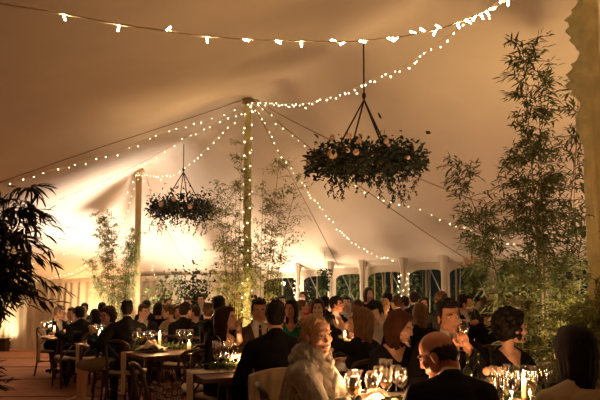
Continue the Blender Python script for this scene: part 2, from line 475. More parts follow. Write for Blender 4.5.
for b, (o0, o1) in enumerate(OPEN):
    s = lerp(o0, o1, [.45, .38, .42, .40, .42, .10, .3, .4][b])
    g = G(); g.tube([W(s, 0, .10), W(s, eave1(s)-.03, .10)], 0.019, 8)
    tag(g.build('side_pole', M_WHITE), 'thin white side pole in the %s window from left' % ordw[b], 'pole', 'side poles of the window wall')
    g = G(); sA = lerp(o0, o1, [.5, .02, .02, .5, .46, .45, .45, .5][b])
    A = Vector(W(sA, eave1(sA)-.06, .12)); B = Vector(W(sA+0.62, 0.03, .9))
    g.tube([A, B], 0.013, 5)
    tag(g.build('guy_strap', M_WHITE), 'white diagonal guy strap outside the %s window from left' % ordw[b], 'guy rope', 'guy straps outside the window wall')
    if b > 3:
        g = G(); A = Vector(W(sA+.05, eave1(sA)-.06, .12)); B = Vector(W(sA-0.35, 0.03, .8)); g.tube([A, B], 0.011, 5)
        tag(g.build('guy_strap', M_WHITE), 'white guy strap leaning the other way outside the %s window' % ordw[b], 'guy rope', 'guy straps outside the window wall')

# outside
g = G(); g.box((2, 8, -0.15), (120, 120, 0.2)); struct(g.build('ground', mat('night_lawn', (0.03, 0.05, 0.015), .95, var=.4), smooth=False))
def hedge(loc, ln, h, ang, seed, label):
    rr = random.Random(seed); t = thing('garden_hedge', label, 'hedge', loc, ang, 'dark shrubs outside the windows')
    g = G()
    for k in range(int(ln*1500)):
        x = rr.uniform(-ln/2, ln/2); z = rr.uniform(0, h)*(.8+.3*math.sin(x*2.1+seed)); y = rr.gauss(0, .12)-.3*math.sin(x*3+seed)
        d = (rr.uniform(-1, 1), rr.uniform(-1, .3), rr.uniform(-.6, .8)); g.leaf((x, y, z), d, rr.uniform(.12, .22), rr.uniform(.05, .09))
    g.build('foliage', leaf_mat('hedge_leaf', (0.06, 0.085, 0.035)), t)
    g = G()
    for k in range(int(ln*2.5)):
        x = rr.uniform(-ln/2, ln/2); g.tube([(x, 0, 0), (x+rr.uniform(-.2, .2), 0, h*.8)], [.03, .012], 5)
    g.build('branches', M_BARK, t)
hedge((0.9, 15.0, -.05), 5.0, 2.9, R(-39), 1, 'dark leafy hedge outside the left hand windows')
hedge((4.6, 12.0, -.05), 5.2, 2.9, R(-39), 2, 'dark leafy hedge outside the right hand windows')
gl = thing('glint_stand_in', 'small glowing globe standing in for a reflection in first window', 'lamp', (P(284, 279, 14.6).x, 14.0, -.05))  # added globe on a post, stands in for a light reflected in the pane
g = G(); g.tube([(0, 0, 0), (0, 0, 1.78)], .015, 6); g.build('post', M_BLACK, gl)
g = G(); g.ball((0, 0, 1.84), .055); g.build('glint_globe', emis('glint_glow', (1, .8, .55), 8), gl)
lamp('glint_light', 'POINT', (0, 0, 1.95), 25, PALE, parent=gl)
lamp('hedge_fill', 'SPOT', (4.2, 9.95, 2.0), 420, PALE, (4.6, 12.2, 1.2), .1, 150)  # unseen spots added to brighten the hedges behind the windows
lamp('hedge_fill', 'SPOT', (0.9, 12.7, 2.0), 420, PALE, (1.5, 14.6, 1.2), .1, 150)

# ------------------------------------------------------------------ main poles
def pole(k, label, mt, r, wrap=None):
    x, y = POLES[k]; t = thing('tent_pole', label, 'pole', (x, y, 0), 0)
    g = G(); g.tube([(0, 0, 0), (0, 0, PH-.03)], r, 14); g.build('shaft', mt, t)
    g = G(); g.lathe([(0.001, PH-.02), (r*1.9, PH-.03), (r*2.2, PH-.07), (r*1.2, PH-.10), (r*1.05, PH-.2)], 16); g.build('pole_cap', M_POLE, t)
    if wrap:
        rr = random.Random(k); n = 40; rows = 120; V = []
        for j in range(rows+1):
            z = 0.02+(PH-.14)*j/rows; 
            for q in range(n):
                a = 2*PI*q/n
                tie = abs(math.sin(z*PI/wrap[1])); 
                puff = min(1, max(0, (z-2.55)/.4))*wrap[2]*(tie**0.8)*max(0, math.cos(a-PI*1.02))**1.3*(0.6+.5*noise.noise(Vector((z*5, math.cos(a)*2, k))))
                rad = wrap[0]*(1+.07*math.sin(a*9+z*3)+.10*noise.noise(Vector((math.cos(a)*2.5, math.sin(a)*2.5, z*6))))*(0.86+.14*tie)+puff*(1+.35*math.sin(z*70+a*6))
                V.append((rad*math.cos(a), rad*math.sin(a), z))
        Fc = [(j*n+q, j*n+(q+1) % n, (j+1)*n+(q+1) % n, (j+1)*n+q) for j in range(rows) for q in range(n)]
        mesh_obj('voile_wrap', V, Fc, M_VOILE, t)
    return t
pole(0, 'large pale green fabric wrapped tent pole at right edge', M_POLE, .05, (0.072, 0.42, 0.16))
pole(1, 'middle tent pole wrapped in voile and fairy lights behind tall bamboo', M_POLE, .045, (0.064, 1.2, 0.0))
pole(2, 'bare pale tent pole at left by the back wall', M_POLE, .072)

# ------------------------------------------------------------------ uplighter fixtures
uw = ['right of the bare back pole', 'left of the bare back pole', 'behind the eucalyptus shrub', 'at the end of the back wall', 'added below the second window', 'below the middle windows', 'below the right hand windows',
      'in the far left corner', 'at the left of the back wall', 'at the foot of the middle pole', 'at the foot of the near pole', 'added under the low dense bamboo', 'added by the wall behind the big right bamboo', 'out of view by the left side wall', 'out of view by the right side wall', 'added out of view by the rear wall']
for i, (x, y, e, ax, ay, c, ang) in enumerate(UPLIGHTS):
    t = thing('uplighter', 'small black floor uplighter '+uw[i], 'lamp', (x, y, 0), math.atan2(ay, ax)-PI/2, 'floor uplighters')
    g = G(); g.lathe([(.001, 0.02), (.09, .02), (.09, .05), (.03, .055), (.03, .08), (.075, .10), (.085, .2), (.075, .2), (.06, .14), (.001, .13)], 14); g.build('housing', M_BLACK, t)
    g = G(); g.lathe([(.001, .165), (.07, .165), (.07, .17), (.001, .17)], 12); g.build('lens', emis('uplight_lens', (1, .8, .5), 3), t)
    lamp('uplight', 'SPOT', (x, y, .26), e, c, (x+ax, y+ay, 1.1), .30, ang, 1.0)
g = G(); g.box((0, 0, .17), (.22, .22, .30)); g.box((0, 0, .335), (.26, .26, .03)); g.box((0, 0, .01), (.25, .25, .02))
o = g.build('wooden_box', M_WOOD, smooth=False, loc=(-8.0, 15.2, 0)); tag(o, 'small brown wooden box standing by the bright lining in left corner', 'box')

# ------------------------------------------------------------------ plants
def bamboo(name, label, cat, loc, canes, height, lean, spread, leafL, leafW, n_br, m_leaf, seed, zmin=.25, lpb=16, aim=None, cane_r=.009, mcane=None, droop=0.35, brlen=.55, group=None, thick=1.0):
    rr = random.Random(seed); t = thing(name, label, cat, loc, 0, group); gl = G(); gb = G()
    for c in range(canes):
        a = rr.uniform(0, 2*PI); b = rr.random()**.6
        base = Vector((math.cos(a)*b*spread*.25, math.sin(a)*b*spread*.25, 0))
        H = height*(1-.38*rr.random()*(c > 0))
        dv = Vector((lean[0], lean[1], 0))+Vector((math.cos(a), math.sin(a), 0))*spread*b
        pts = [base+dv*(k/10)**1.7+Vector((0, 0, H*k/10)) for k in range(11)]
        g = G(); g.tube(pts, [cane_r*(1-.75*k/10) for k in range(11)], 6)
        g.build('cane', mcane or M_CANE, t)
        for q in range(n_br//canes):
            f = zmin+(1-zmin)*rr.random()**.85; k = f*10; i = min(9, int(k)); p = pts[i].lerp(pts[i+1], k-i)
            a2 = rr.uniform(0, 2*PI); L = brlen*(1.15-f*.75)*rr.uniform(.45, 1.1)
            d = Vector((math.cos(a2), math.sin(a2), rr.uniform(.35, 1.0))).normalized()
            bp = [p+d*L*s-Vector((0, 0, droop*L*s*s)) for s in (0, .35, .7, 1)]
            gb.tube(bp, [.0035*thick, .003*thick, .002*thick, .001*thick], 4, False)
            for l in range(lpb):
                s = .2+.8*rr.random(); j = min(2, int(s*3)); pp = bp[j].lerp(bp[j+1], s*3-j)+Vector((rr.gauss(0, .022), rr.gauss(0, .022), rr.gauss(0, .022)))
                ld = d+Vector((rr.gauss(0, .55), rr.gauss(0, .55), rr.gauss(-.55, .5)))
                gl.leaf(pp, ld, leafL*rr.uniform(.6, 1.15), leafW*rr.uniform(.8, 1.1), (rr.gauss(0, .4), rr.gauss(0, .4), 1))
    gb.build('branches', M_BARK if mcane is None else mcane, t); gl.build('foliage', m_leaf, t)
    return t
def pot(t, r, h, m=None):
    g = G(); g.lathe([(.001, .0), (r*.75, .0), (r, h), (r*1.06, h), (r*1.06, h-.04), (r*.9, h-.05), (.001, h-.05)], 18); g.build('pot', m or M_WOOD, t)
# right hand bamboo, in front of the near pole
t = bamboo('potted_bamboo', 'big tall leafy bamboo beside the near pole on the right', 'plant', (2.05, 4.72, 0), 9, 3.62, (-.08, 0), .62, .085, .017, 380, M_BAMB, 21, .50, 18, brlen=.56); pot(t, .2, .35)
t = bamboo('potted_bamboo', 'slimmer bamboo with darker leaves right beside the near pole', 'plant', (2.42, 3.98, 0), 5, 2.75, (-.1, 0), .42, .10, .019, 230, M_BAMB, 22, .25, 17, brlen=.45); pot(t, .17, .35)
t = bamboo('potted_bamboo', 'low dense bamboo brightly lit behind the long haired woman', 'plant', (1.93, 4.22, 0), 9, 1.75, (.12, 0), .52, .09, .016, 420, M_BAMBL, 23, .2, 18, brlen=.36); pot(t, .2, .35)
# middle pole bamboos
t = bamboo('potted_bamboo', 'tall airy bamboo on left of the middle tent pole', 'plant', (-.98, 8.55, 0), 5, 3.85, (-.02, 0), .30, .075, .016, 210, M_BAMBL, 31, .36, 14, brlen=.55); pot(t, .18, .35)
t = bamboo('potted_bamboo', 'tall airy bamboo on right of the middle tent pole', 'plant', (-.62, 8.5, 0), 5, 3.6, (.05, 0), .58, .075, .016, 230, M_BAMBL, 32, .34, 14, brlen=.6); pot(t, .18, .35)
# left far bamboo
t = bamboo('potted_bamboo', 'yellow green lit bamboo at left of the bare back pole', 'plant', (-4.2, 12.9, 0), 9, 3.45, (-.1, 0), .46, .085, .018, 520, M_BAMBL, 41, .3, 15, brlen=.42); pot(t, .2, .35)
# dark foreground plant at left
def dark_palm(loc, seed):
    rr = random.Random(seed); t = thing('dark_bamboo', 'large dark bamboo silhouetted at the left edge of the picture', 'plant', loc); gl = G(); gb = G()
    for c in range(14):
        tip = Vector((rr.uniform(-.6, .34), rr.uniform(-.35, .35), rr.uniform(1.75, 2.38)))
        base = Vector((rr.uniform(-.18, .05), rr.uniform(-.12, .12), .3))
        pts = [base.lerp(tip, k/8)+Vector((0, 0, .18*math.sin(PI*k/8))) for k in range(9)]
        g = G(); g.tube(pts, [.010-.0009*k for k in range(9)], 6); g.build('cane', M_BARK, t)
        for q in range(21):
            f = rr.uniform(.48, 1.0); k = f*8; i = min(7, int(k)); p = pts[i].lerp(pts[i+1], k-i)
            a = rr.uniform(0, 2*PI); L = rr.uniform(.15, .5)*(1.1-.5*f); d = Vector((math.cos(a), math.sin(a)*.8, rr.uniform(-.1, .5))).normalized()
            bp = [p+d*L*s-Vector((0, 0, .4*L*s*s)) for s in (0, .5, 1)]
            gb.tube(bp, [.004, .003, .0015], 4, False)
            for l in range(13):
                s = rr.random(); j = min(1, int(s*2)); pp = bp[j].lerp(bp[j+1], s*2-j)
                gl.leaf(pp, d*.9+Vector((rr.gauss(.1, .5), rr.gauss(0, .5), rr.gauss(-.75, .35))), rr.uniform(.10, .17), rr.uniform(.018, .027), (rr.gauss(0, .5), rr.gauss(0, .5), 1))
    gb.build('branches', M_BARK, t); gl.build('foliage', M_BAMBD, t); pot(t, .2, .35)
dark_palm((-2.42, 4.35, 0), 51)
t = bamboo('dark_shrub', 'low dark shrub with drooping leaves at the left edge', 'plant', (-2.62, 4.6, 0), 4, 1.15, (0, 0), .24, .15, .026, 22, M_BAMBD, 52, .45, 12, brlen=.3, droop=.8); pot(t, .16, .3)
# eucalyptus shrubs at the back wall
def shrub(name, label, loc, n, H, spread, leafL, leafW, m_leaf, seed, lp=22, mcane=M_BARK):
    rr = random.Random(seed); t = thing(name, label, 'plant', loc); gl = G(); gb = G()
    for c in range(n):
        a = rr.uniform(0, 2*PI); b = rr.random(); tip = Vector((math.cos(a)*spread*b, math.sin(a)*spread*b*.5, H*rr.uniform(.6, 1)))
        pts = [Vector((tip.x*.1*k/6+tip.x*.9*(k/6)**1.5, tip.y*(k/6)**1.5, .3+(tip.z-.3)*k/6)) for k in range(7)]
        gb.tube(pts, [.012-.0015*k for k in range(7)], 5, False)
        for l in range(lp):
            f = rr.uniform(.35, 1); k = f*6; i = min(5, int(k)); p = pts[i].lerp(pts[i+1], k-i)+Vector((rr.gauss(0, .10), rr.gauss(0, .08), rr.gauss(0, .05)))
            gl.leaf(p, (rr.gauss(0, 1), rr.gauss(0, .6), rr.gauss(.1, .8)), leafL*rr.uniform(.6, 1.1), leafW*rr.uniform(.7, 1.1), (rr.gauss(0, 1), rr.gauss(0, 1), 1), .1)
    gb.build('branches', mcane, t); gl.build('foliage', m_leaf, t); pot(t, .18, .32)
    return t
shrub('eucalyptus_shrub', 'round leaved shrub silhouetted against glowing back wall', (-2.48, 13.0, 0), 24, 2.35, .62, .085, .07, M_EUC, 61, 40)
shrub('eucalyptus_shrub', 'smaller round leaved shrub just right of the bare back pole', (-3.12, 12.7, 0), 14, 2.0, .5, .10, .08, leaf_mat('lime_leaf', (.14, .16, .045)), 62, 24)
# hanging clumps on the window wall
def hanging_clump(label, px, py, d, H, r, mt, seed, flowers=False):
    rr = random.Random(seed); p = P(px, py, d); t = thing('hanging_greenery', label, 'plant', p); g = G()
    for k in range(330):
        z = -H*rr.random(); q = r*(1-.55*abs(z/H))*rr.random()**.5; a = rr.uniform(0, 2*PI)
        g.leaf((q*math.cos(a), q*math.sin(a), z), (math.cos(a), math.sin(a), rr.uniform(-1.2, .4)), rr.uniform(.05, .09), .035, (0, 0, 1))
    g.build('foliage', mt, t)
    g = G(); g.tube([(0, 0, -H*.7), (0, 0, zroof(p.x, p.y)-p.z-.02)], .006, 5); g.build('cord', M_ROPE, t)
    if flowers:
        for k in range(12):
            g = G(); a = rr.uniform(0, 2*PI); g.ball((r*.7*math.cos(a), r*.7*math.sin(a), rr.uniform(-.12, .1)), .04, 8); g.build('flower', M_ROSE, t)
hanging_clump('dark green hanging plant between second and third windows', 325, 268, 11.6, .46, .14, M_EUC, 71)
hanging_clump('pale flowered hanging plant in front of the sixth window', 472, 262, 9.7, .50, .17, leaf_mat('lime_leaf', (.14, .16, .045)), 72, True)

# ------------------------------------------------------------------ hanging flower hoops
def chandelier(label, px_top, py_junction, py_mid, d, R0, H, seed, nleaf, ntrail, roses, group=None):
    c = P(px_top, py_mid, d); j = P(px_top, py_junction, d); rr = random.Random(seed)
    t = thing('flower_chandelier', label, 'flower chandelier', c, 0, group)
    zt = zroof(c.x, c.y)-c.z-.01; zj = j.z-c.z
    g = G(); g.tube([(0, 0, zt), (0, 0, zj)], .009, 6); g.ball((0, 0, zj+.05), (.025, .025, .045), 8); g.build('rope', M_ROPE, t)
    Rh = R0*.68
    for k in range(4):
        a = .45+k*PI/2; e = Vector((Rh*math.cos(a), Rh*math.sin(a), 0.0)); g = G(); g.tube([(0, 0, zj), e], .010, 6); g.build('hanging_strap', M_ROPE, t)
    g = G(); g.tube([(Rh*math.cos(2*PI*k/32), Rh*math.sin(2*PI*k/32), 0) for k in range(33)], .02, 6); g.build('hoop', M_BARK, t)
    g = G(); gs = G()
    for k in range(nleaf):
        a = rr.uniform(0, 2*PI); rad = Rh+rr.gauss(0, .115*R0/.7)*1.1; z = rr.gauss(0, H*.36); n_ = noise.noise(Vector((a*2.2, seed, 0)))
        z += .06*n_
        if rr.random() < .12: rad = R0*rr.uniform(.9, 1.08); z = rr.gauss(0, H*.35)
        elif rr.random() < .10: z = abs(rr.gauss(0, H*.5))+H*.2
        dd = Vector((math.cos(a)*(1 if rad > Rh else -.6), math.sin(a)*(1 if rad > Rh else -.6), rr.gauss(.1, .8)))+Vector((rr.gauss(0, .5), rr.gauss(0, .5), 0))
        g.leaf((rad*math.cos(a), rad*math.sin(a), z), dd, rr.uniform(.05, .10), rr.uniform(.028, .045), (rr.gauss(0, 1), rr.gauss(0, 1), 1), .15)
    for k in range(ntrail):
        a = rr.uniform(0, 2*PI); L = rr.uniform(.12, .42); rad = R0*rr.uniform(.6, .98)
        p = [Vector((rad*math.cos(a)+.04*math.sin(q*1.1+k), rad*math.sin(a), -H*.5-L*q/5)) for q in range(6)]
        gs.tube(p, .0025, 4, False)
        for l in range(int(L*60)):
            q = rr.uniform(0, 4.99); i = int(q); pp = p[i].lerp(p[i+1], q-i); g.leaf(pp, (rr.gauss(0, 1), rr.gauss(0, 1), -.6), rr.uniform(.03, .06), .022)
    for k in range(ntrail//2):
        a = rr.uniform(0, 2*PI); L = rr.uniform(.15, .3); dv = Vector((math.cos(a), math.sin(a), rr.uniform(-.1, .6))).normalized(); s = Vector((Rh*math.cos(a), Rh*math.sin(a), 0))
        p = [s+dv*(L+.1)*q/4-Vector((0, 0, .02*q*q*.4)) for q in range(5)]; gs.tube(p, .003, 4, False)
        for l in range(16):
            q = rr.uniform(1, 3.99); i = int(q); g.leaf(p[i].lerp(p[i+1], q-i), dv+Vector((rr.gauss(0, .8), rr.gauss(0, .8), rr.gauss(0, .8))), rr.uniform(.04, .06), .024)
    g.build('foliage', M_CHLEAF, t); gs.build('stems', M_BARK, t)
    for (fx, fz, fr) in roses:       # fx: sideways, fz: up, on the side of the ring that looks towards the tables
        yy = -math.sqrt(max(.01, (Rh+.20)**2-fx*fx)) if abs(fx) < Rh+.2 else 0
        gg = G(); gg.ball((fx, yy, fz), (fr, fr, fr*.9), 10)
        for q in range(9):
            a = q*2.4; gg.ball((fx+fr*.55*math.cos(a), yy-.2*fr+fr*.3*math.sin(q*1.7), fz+fr*.55*math.sin(a)), fr*.5, 7)
        gg.build('rose', M_ROSE, t)
s = 1/85.
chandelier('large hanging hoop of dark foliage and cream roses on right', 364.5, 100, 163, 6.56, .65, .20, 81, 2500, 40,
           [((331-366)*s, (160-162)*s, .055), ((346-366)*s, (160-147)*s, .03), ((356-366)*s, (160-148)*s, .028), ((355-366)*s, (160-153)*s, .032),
            ((345-366)*s, (160-161)*s, .026), ((352-366)*s, (160-163)*s, .035), ((380-366)*s, (160-153)*s, .032), ((382-366)*s, (160-156)*s, .022),
            ((331-366)*s, (160-146)*s, .033), ((309-366)*s, (160-160)*s, .03), ((402-366)*s, (160-165)*s, .022)])
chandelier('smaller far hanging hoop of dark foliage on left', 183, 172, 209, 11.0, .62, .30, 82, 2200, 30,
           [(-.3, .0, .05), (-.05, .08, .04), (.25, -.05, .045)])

# ------------------------------------------------------------------ fairy lights
def bulb_mesh(near):
    g = G()
    if near: g.lathe([(.001, -.048), (.007, -.046), (.0095, -.040), (.0095, -.006), (.006, 0), (.001, .001)], 8)
    else: g.ball((0, 0, -.010), (.008, .008, .012), 6)
    o = g.build('bulb_seed', M_BULBNEAR if near else M_BULB); me = o.data; bpy.data.objects.remove(o); me.name = 'bulb'; return me
BULB, BULBN = bulb_mesh(False), bulb_mesh(True)
def bulb_objs(t, pts, me, rr, tilt=.9, sc=(1, 1)):
    for p, e in pts:
        o = bpy.data.objects.new('bulb', me); COL.objects.link(o); o.parent = t; o.location = p
        o.rotation_euler = e if e else (rr.gauss(0, tilt), rr.gauss(0, tilt), 0)
        q = rr.uniform(*sc); o.scale = (q, q, q)
def string(label, pix, start, end, spacing, seed, dexp=None):
    """follows pixels inside the upright plane from start to end (plan positions)"""
    sx, sy = start; dx, dy = end[0]-sx, end[1]-sy; pts = []
    for (px, py) in pix:
        if px is None: pts.append(Vector(py)); continue
        t = tanx(px, py); s = (t*sy-sx)/(dx-t*dy); d = sy+s*dy
        p = P(px, py, d); 
        z = min(p.z, zroof(p.x, p.y)-.03); pts.append(Vector((p.x, p.y, z)))
    # smooth path
    path = []
    n = len(pts)
    for i in range(n-1):
        p0, p1, p2, p3 = pts[max(i-1, 0)], pts[i], pts[i+1], pts[min(i+2, n-1)]
        for k in range(8):
            u = k/8; path.append(.5*((2*p1)+(p2-p0)*u+(2*p0-5*p1+4*p2-p3)*u*u+(3*p1-p0-3*p2+p3)*u**3))
    path.append(pts[-1]); t = thing('fairy_light_string', label, 'fairy lights', path[0]); o0 = path[0]
    path = [p-o0 for p in path]
    g = G(); g.tube(path, .0035, 5); g.build('wire', M_WIRE, t)
    rr = random.Random(seed); bl = []; acc = spacing*.4
    for i in range(len(path)-1):
        a, b = path[i], path[i+1]; L = (b-a).length; s = acc
        while s < L: bl.append((a.lerp(b, s/L)+Vector((rr.gauss(0, .012), rr.gauss(0, .012), -abs(rr.gauss(.0, .022)))), None)); s += spacing*rr.uniform(.6, 1.4)
        acc = s-L
    bulb_objs(t, bl[:100], BULB, rr, sc=(.65, 1.15))
C1 = (POLES[1][0], POLES[1][1]); C2 = (POLES[2][0], POLES[2][1])
apex1 = (None, (C1[0], C1[1]-.07, PH-.12)); apex2 = (None, (C2[0], C2[1]-.09, PH-.12))
string('fairy lights swagged from middle pole to the left wall, topmost', [apex1, (236, 110), (195, 123), (150, 137), (120, 152), (90, 160), (60, 168), (30, 177), (0, 183), (-30, 193)], C1, (-10.6, 7.5), .16, 1)
string('fairy lights from middle pole falling left, second from top', [apex1, (238, 113), (205, 128), (180, 141), (150, 158), (125, 171), (93, 186), (65, 197), (30, 213), (10, 220)], C1, (-9.6, 13.0), .17, 2)
string('fairy lights sagging between the middle pole and bare back pole', [apex1, (236, 120), (225, 130), (208, 147), (187, 166), (178, 172), (160, 176), (145, 174), apex2], C1, C2, .2, 3)
string('fairy lights from back pole sloping to left wall, upper one', [apex2, (128, 178), (110, 193), (85, 208), (60, 220), (35, 232), (10, 243)], C2, (-9.2, 14.6), .24, 4)
string('fairy lights from back pole down to left wall, lower one', [apex2, (126, 187), (104, 217), (88, 232), (75, 247), (60, 261), (45, 270), (30, 277)], C2, (-8.1, 16.1), .17, 5)
string('fairy lights dropping steeply just right of the back pole', [apex2, (139, 195), (143, 225), (148, 245), (153, 270), (157, 280)], C2, (-3.7, 14.5), .17, 6)
string('fairy lights from back pole passing under the far hoop', [apex2, (160, 190), (185, 210), (210, 229), (225, 238), (240, 246), (258, 262)], C2, (-1.15, 13.5), .18, 7)
string('fairy lights falling from middle pole to the windows, left one', [apex1, (258, 112), (268, 130), (277, 149), (290, 166), (300, 180), (318, 204), (332, 221), (345, 235), (362, 248), (390, 258), (418, 263)], C1, (1.95, 11.0), .105, 8)
string('fairy lights from middle pole to the right of the windows', [apex1, (264, 108), (281, 126), (300, 140), (325, 162), (350, 182), (385, 200), (408, 205), (438, 217), (480, 233), (530, 248)], C1, (5.2, 8.2), .155, 9)
# along the ridge to the near pole, and the near string
string('fairy lights looping from the middle pole over the near hoop', [apex1, (262, 102), (300, 104), (322, 99), (345, 92), (362, 85), (380, 76), (400, 69), (415, 59), (432, 48), (455, 31), (490, 8), (520, -20), (None, (POLES[0][0], POLES[0][1]-.07, PH-.15))], C1, (1.9, 3.2), .085, 10)
t = thing('fairy_light_string', 'nearest fairy light string with large bulbs across the top', 'fairy lights', P(0, 3, 2.5)); o0 = Vector(t.location)
npx = [(-40, -1), (0, 3.5), (40, 10), (80, 17), (120, 25), (160, 30), (200, 36), (250, 40), (300, 41), (350, 42), (400, 37), (440, 29), (480, 14), (505, 1), (540, -14)]
npath = [P(x, y, 2.5+1.0*((x+40)/580)**1.3)-o0 for x, y in npx]
full = [Vector((-5.2, 3.0, zroof(-5.2, 3.0)-.02))-o0]+npath+[Vector((POLES[0][0], POLES[0][1]-.07, PH-.15))-o0]
g = G(); g.tube(full, .0042, 6); g.build('wire', M_WIRE, t)
def at_near(x):
    for i in range(len(npx)-1):
        if npx[i][0] <= x <= npx[i+1][0]:
            u = (x-npx[i][0])/(npx[i+1][0]-npx[i][0]); return npath[i].lerp(npath[i+1], u)
# tilt in the picture plane: 0 hangs down, positive swings to the right
for x, a in [(63, .35), (119, -.15), (166, 2.3), (207, .05), (243, 1.35), (275, 1.1), (301, .1), (336, -1.9), (345, -2.0+.9), (359, 1.45), (387, 1.5), (398, -.9), (416, -1.95), (425, -2.2), (441, -2.2+.0), (436, -.45), (457, .3), (464, 1.2), (476, -.6), (481, .3), (486, .5), (489, 1.7), (500, 2.9), (508, 0)]:
    o = bpy.data.objects.new('bulb', BULBN); COL.objects.link(o); o.parent = t; o.location = at_near(x); o.rotation_euler = (0, -a, 0)
    q = .85 if x < 350 else 1.0; o.scale = (q*.6, q*.6, q*.85)
# lights wound around the middle pole and two curtain columns
def wound(label, x, y, r, z0, z1, pitch, n, seed):
    t = thing('fairy_light_string', label, 'fairy lights', (x, y, 0)); pts = []
    N = int((z1-z0)/pitch*14)
    for k in range(N+1):
        a = k/14*2*PI; pts.append(Vector((r*math.cos(a), r*math.sin(a), z0+(z1-z0)*k/N)))
    g = G(); g.tube(pts, .003, 4); g.build('wire', M_WIRE, t); rr = random.Random(seed)
    bl = [(pts[int(k*N/n)], (rr.gauss(0, .5), rr.gauss(0, .5), 0)) for k in range(n)]
    bulb_objs(t, bl, BULB, rr, sc=(.8, 1.2))
wound('fairy lights wound around the middle pole', C1[0], C1[1], .075, 1.1, 4.45, .22, 60, 5)
for b, nm in ((1, 'first and second'), (4, 'fourth and fifth')):
    p = Vector(W(BAYS[b], 0, -.13)); wound('fairy lights wound around curtain column between %s windows' % nm, p.x, p.y, .10, 1.2, 1.95, .1, 28, 6+b)

# ------------------------------------------------------------------ furniture
def make_table(label, c0, u, Lg, wd, z=.75, group='trestle tables'):
    """c0: left end far corner; u: long axis; runs to the right, width towards the camera"""
    u = Vector((*u, 0)).normalized(); n = Vector((u.y, -u.x, 0)); ang = math.atan2(u.y, u.x)
    ctr = Vector((*c0, 0))+u*Lg/2+n*wd/2
    t = thing('trestle_table', label, 'table', ctr, ang, group)
    for k in range(4):
        g = G(); g.box((0, -wd/2+wd/8+k*wd/4, z-.02), (Lg, wd/4-.006, .036)); g.build('board', M_TABLE, t, False)
    g = G(); g.box((0, wd/2-.06, z-.055), (Lg-.3, .03, .035)); g.box((0, -wd/2+.06, z-.055), (Lg-.3, .03, .035)); g.build('apron', M_TABLE, t, False)
    for sx in (-1, 1):
        x = sx*(Lg/2-.28)
        for sy in (-1, 1):
            g = G(); g.tube([(x, sy*.10, z-.04), (x, sy*(wd/2-.03), 0.0)], .028, 4); g.build('leg', M_WOOD, t, False)
        g = G(); g.box((x, 0, .3), (.035, wd*.55, .05)); g.build('brace', M_WOOD, t, False)
    g = G(); g.box((0, 0, .32), (Lg-.6, .05, .04)); g.build('stretcher', M_WOOD, t, False)
    return t, ctr, u, n
TA = make_table('trestle table furthest left by the back wall', (-4.6, 9.9), (.78, .62), 3.0, .72)
TB = make_table('second trestle table from the left along the aisle', (-3.35, 8.35), (.78, .62), 3.0, .72)
TC = make_table('trestle table in the left middle with candle and white cloth', (-2.2, 6.95), (.80, .60), 2.4, .72)
TD = make_table('trestle table in front of laughing dark haired woman', (-1.07, 5.27), (.92, .39), 1.6, .72)
TE = make_table('nearest trestle table with carafe and many glasses', (.22, 3.86), (.992, .125), 1.75, .74)
TF = make_table('trestle table hidden among guests in the middle of the room', (.42, 7.85), (.9, .43), 2.6, .72)
TG = make_table('trestle table hidden among guests near the window wall', (.0, 10.45), (.77, -.64), 1.7, .72)
TH = make_table('trestle table hidden among guests on the right', (1.95, 7.27), (.92, .39), 2.2, .72)

def runner(label, T, along, wd, drop, Lt=.5):
    """linen runner lying across the left end of a table and hanging over its end"""
    t_, c, u, n = T; Lg = {id(TA[0]): 3.0, id(TB[0]): 3.0, id(TC[0]): 2.4, id(TD[0]): 1.6, id(TE[0]): 1.75}[id(t_)]
    e = c-u*(Lg/2)+n*along; V = []; rows = 16; cols = 8
    for r in range(rows+1):
        s = -Lt+(Lt+drop)*r/rows
        for k in range(cols+1):
            w_ = (k/cols-.5)*wd; wob = .008*math.sin(k*1.9+r*.3)
            if s < -.012: p = e-u*s+n*w_; z = .7565+.001
            else: p = e-u*(.014+wob*min(1, s*6)+.01)+n*(w_*(1-.08*max(0, s))); z = .757-max(0, s)
            V.append((p.x, p.y, z))
    Fc = [(r*(cols+1)+k, r*(cols+1)+k+1, (r+1)*(cols+1)+k+1, (r+1)*(cols+1)+k) for r in range(rows) for k in range(cols)]
    o = mesh_obj('table_runner', V, Fc, M_LINEN); md = o.modifiers.new('thick', 'SOLIDIFY'); md.thickness = .003; md.offset = 1
    tag(o, label, 'table runner', 'linen runners hanging over the table ends')
runner('linen runner hanging from the furthest left table', TA, -.18, .18, .42)
runner('linen runner hanging from second table on the aisle', TB, -.1, .16, .42)
runner('linen runner hanging from the table with the white cloth', TC, -.22, .17, .50)
runner('linen runner hanging from table of laughing woman', TD, -.05, .24, .62)

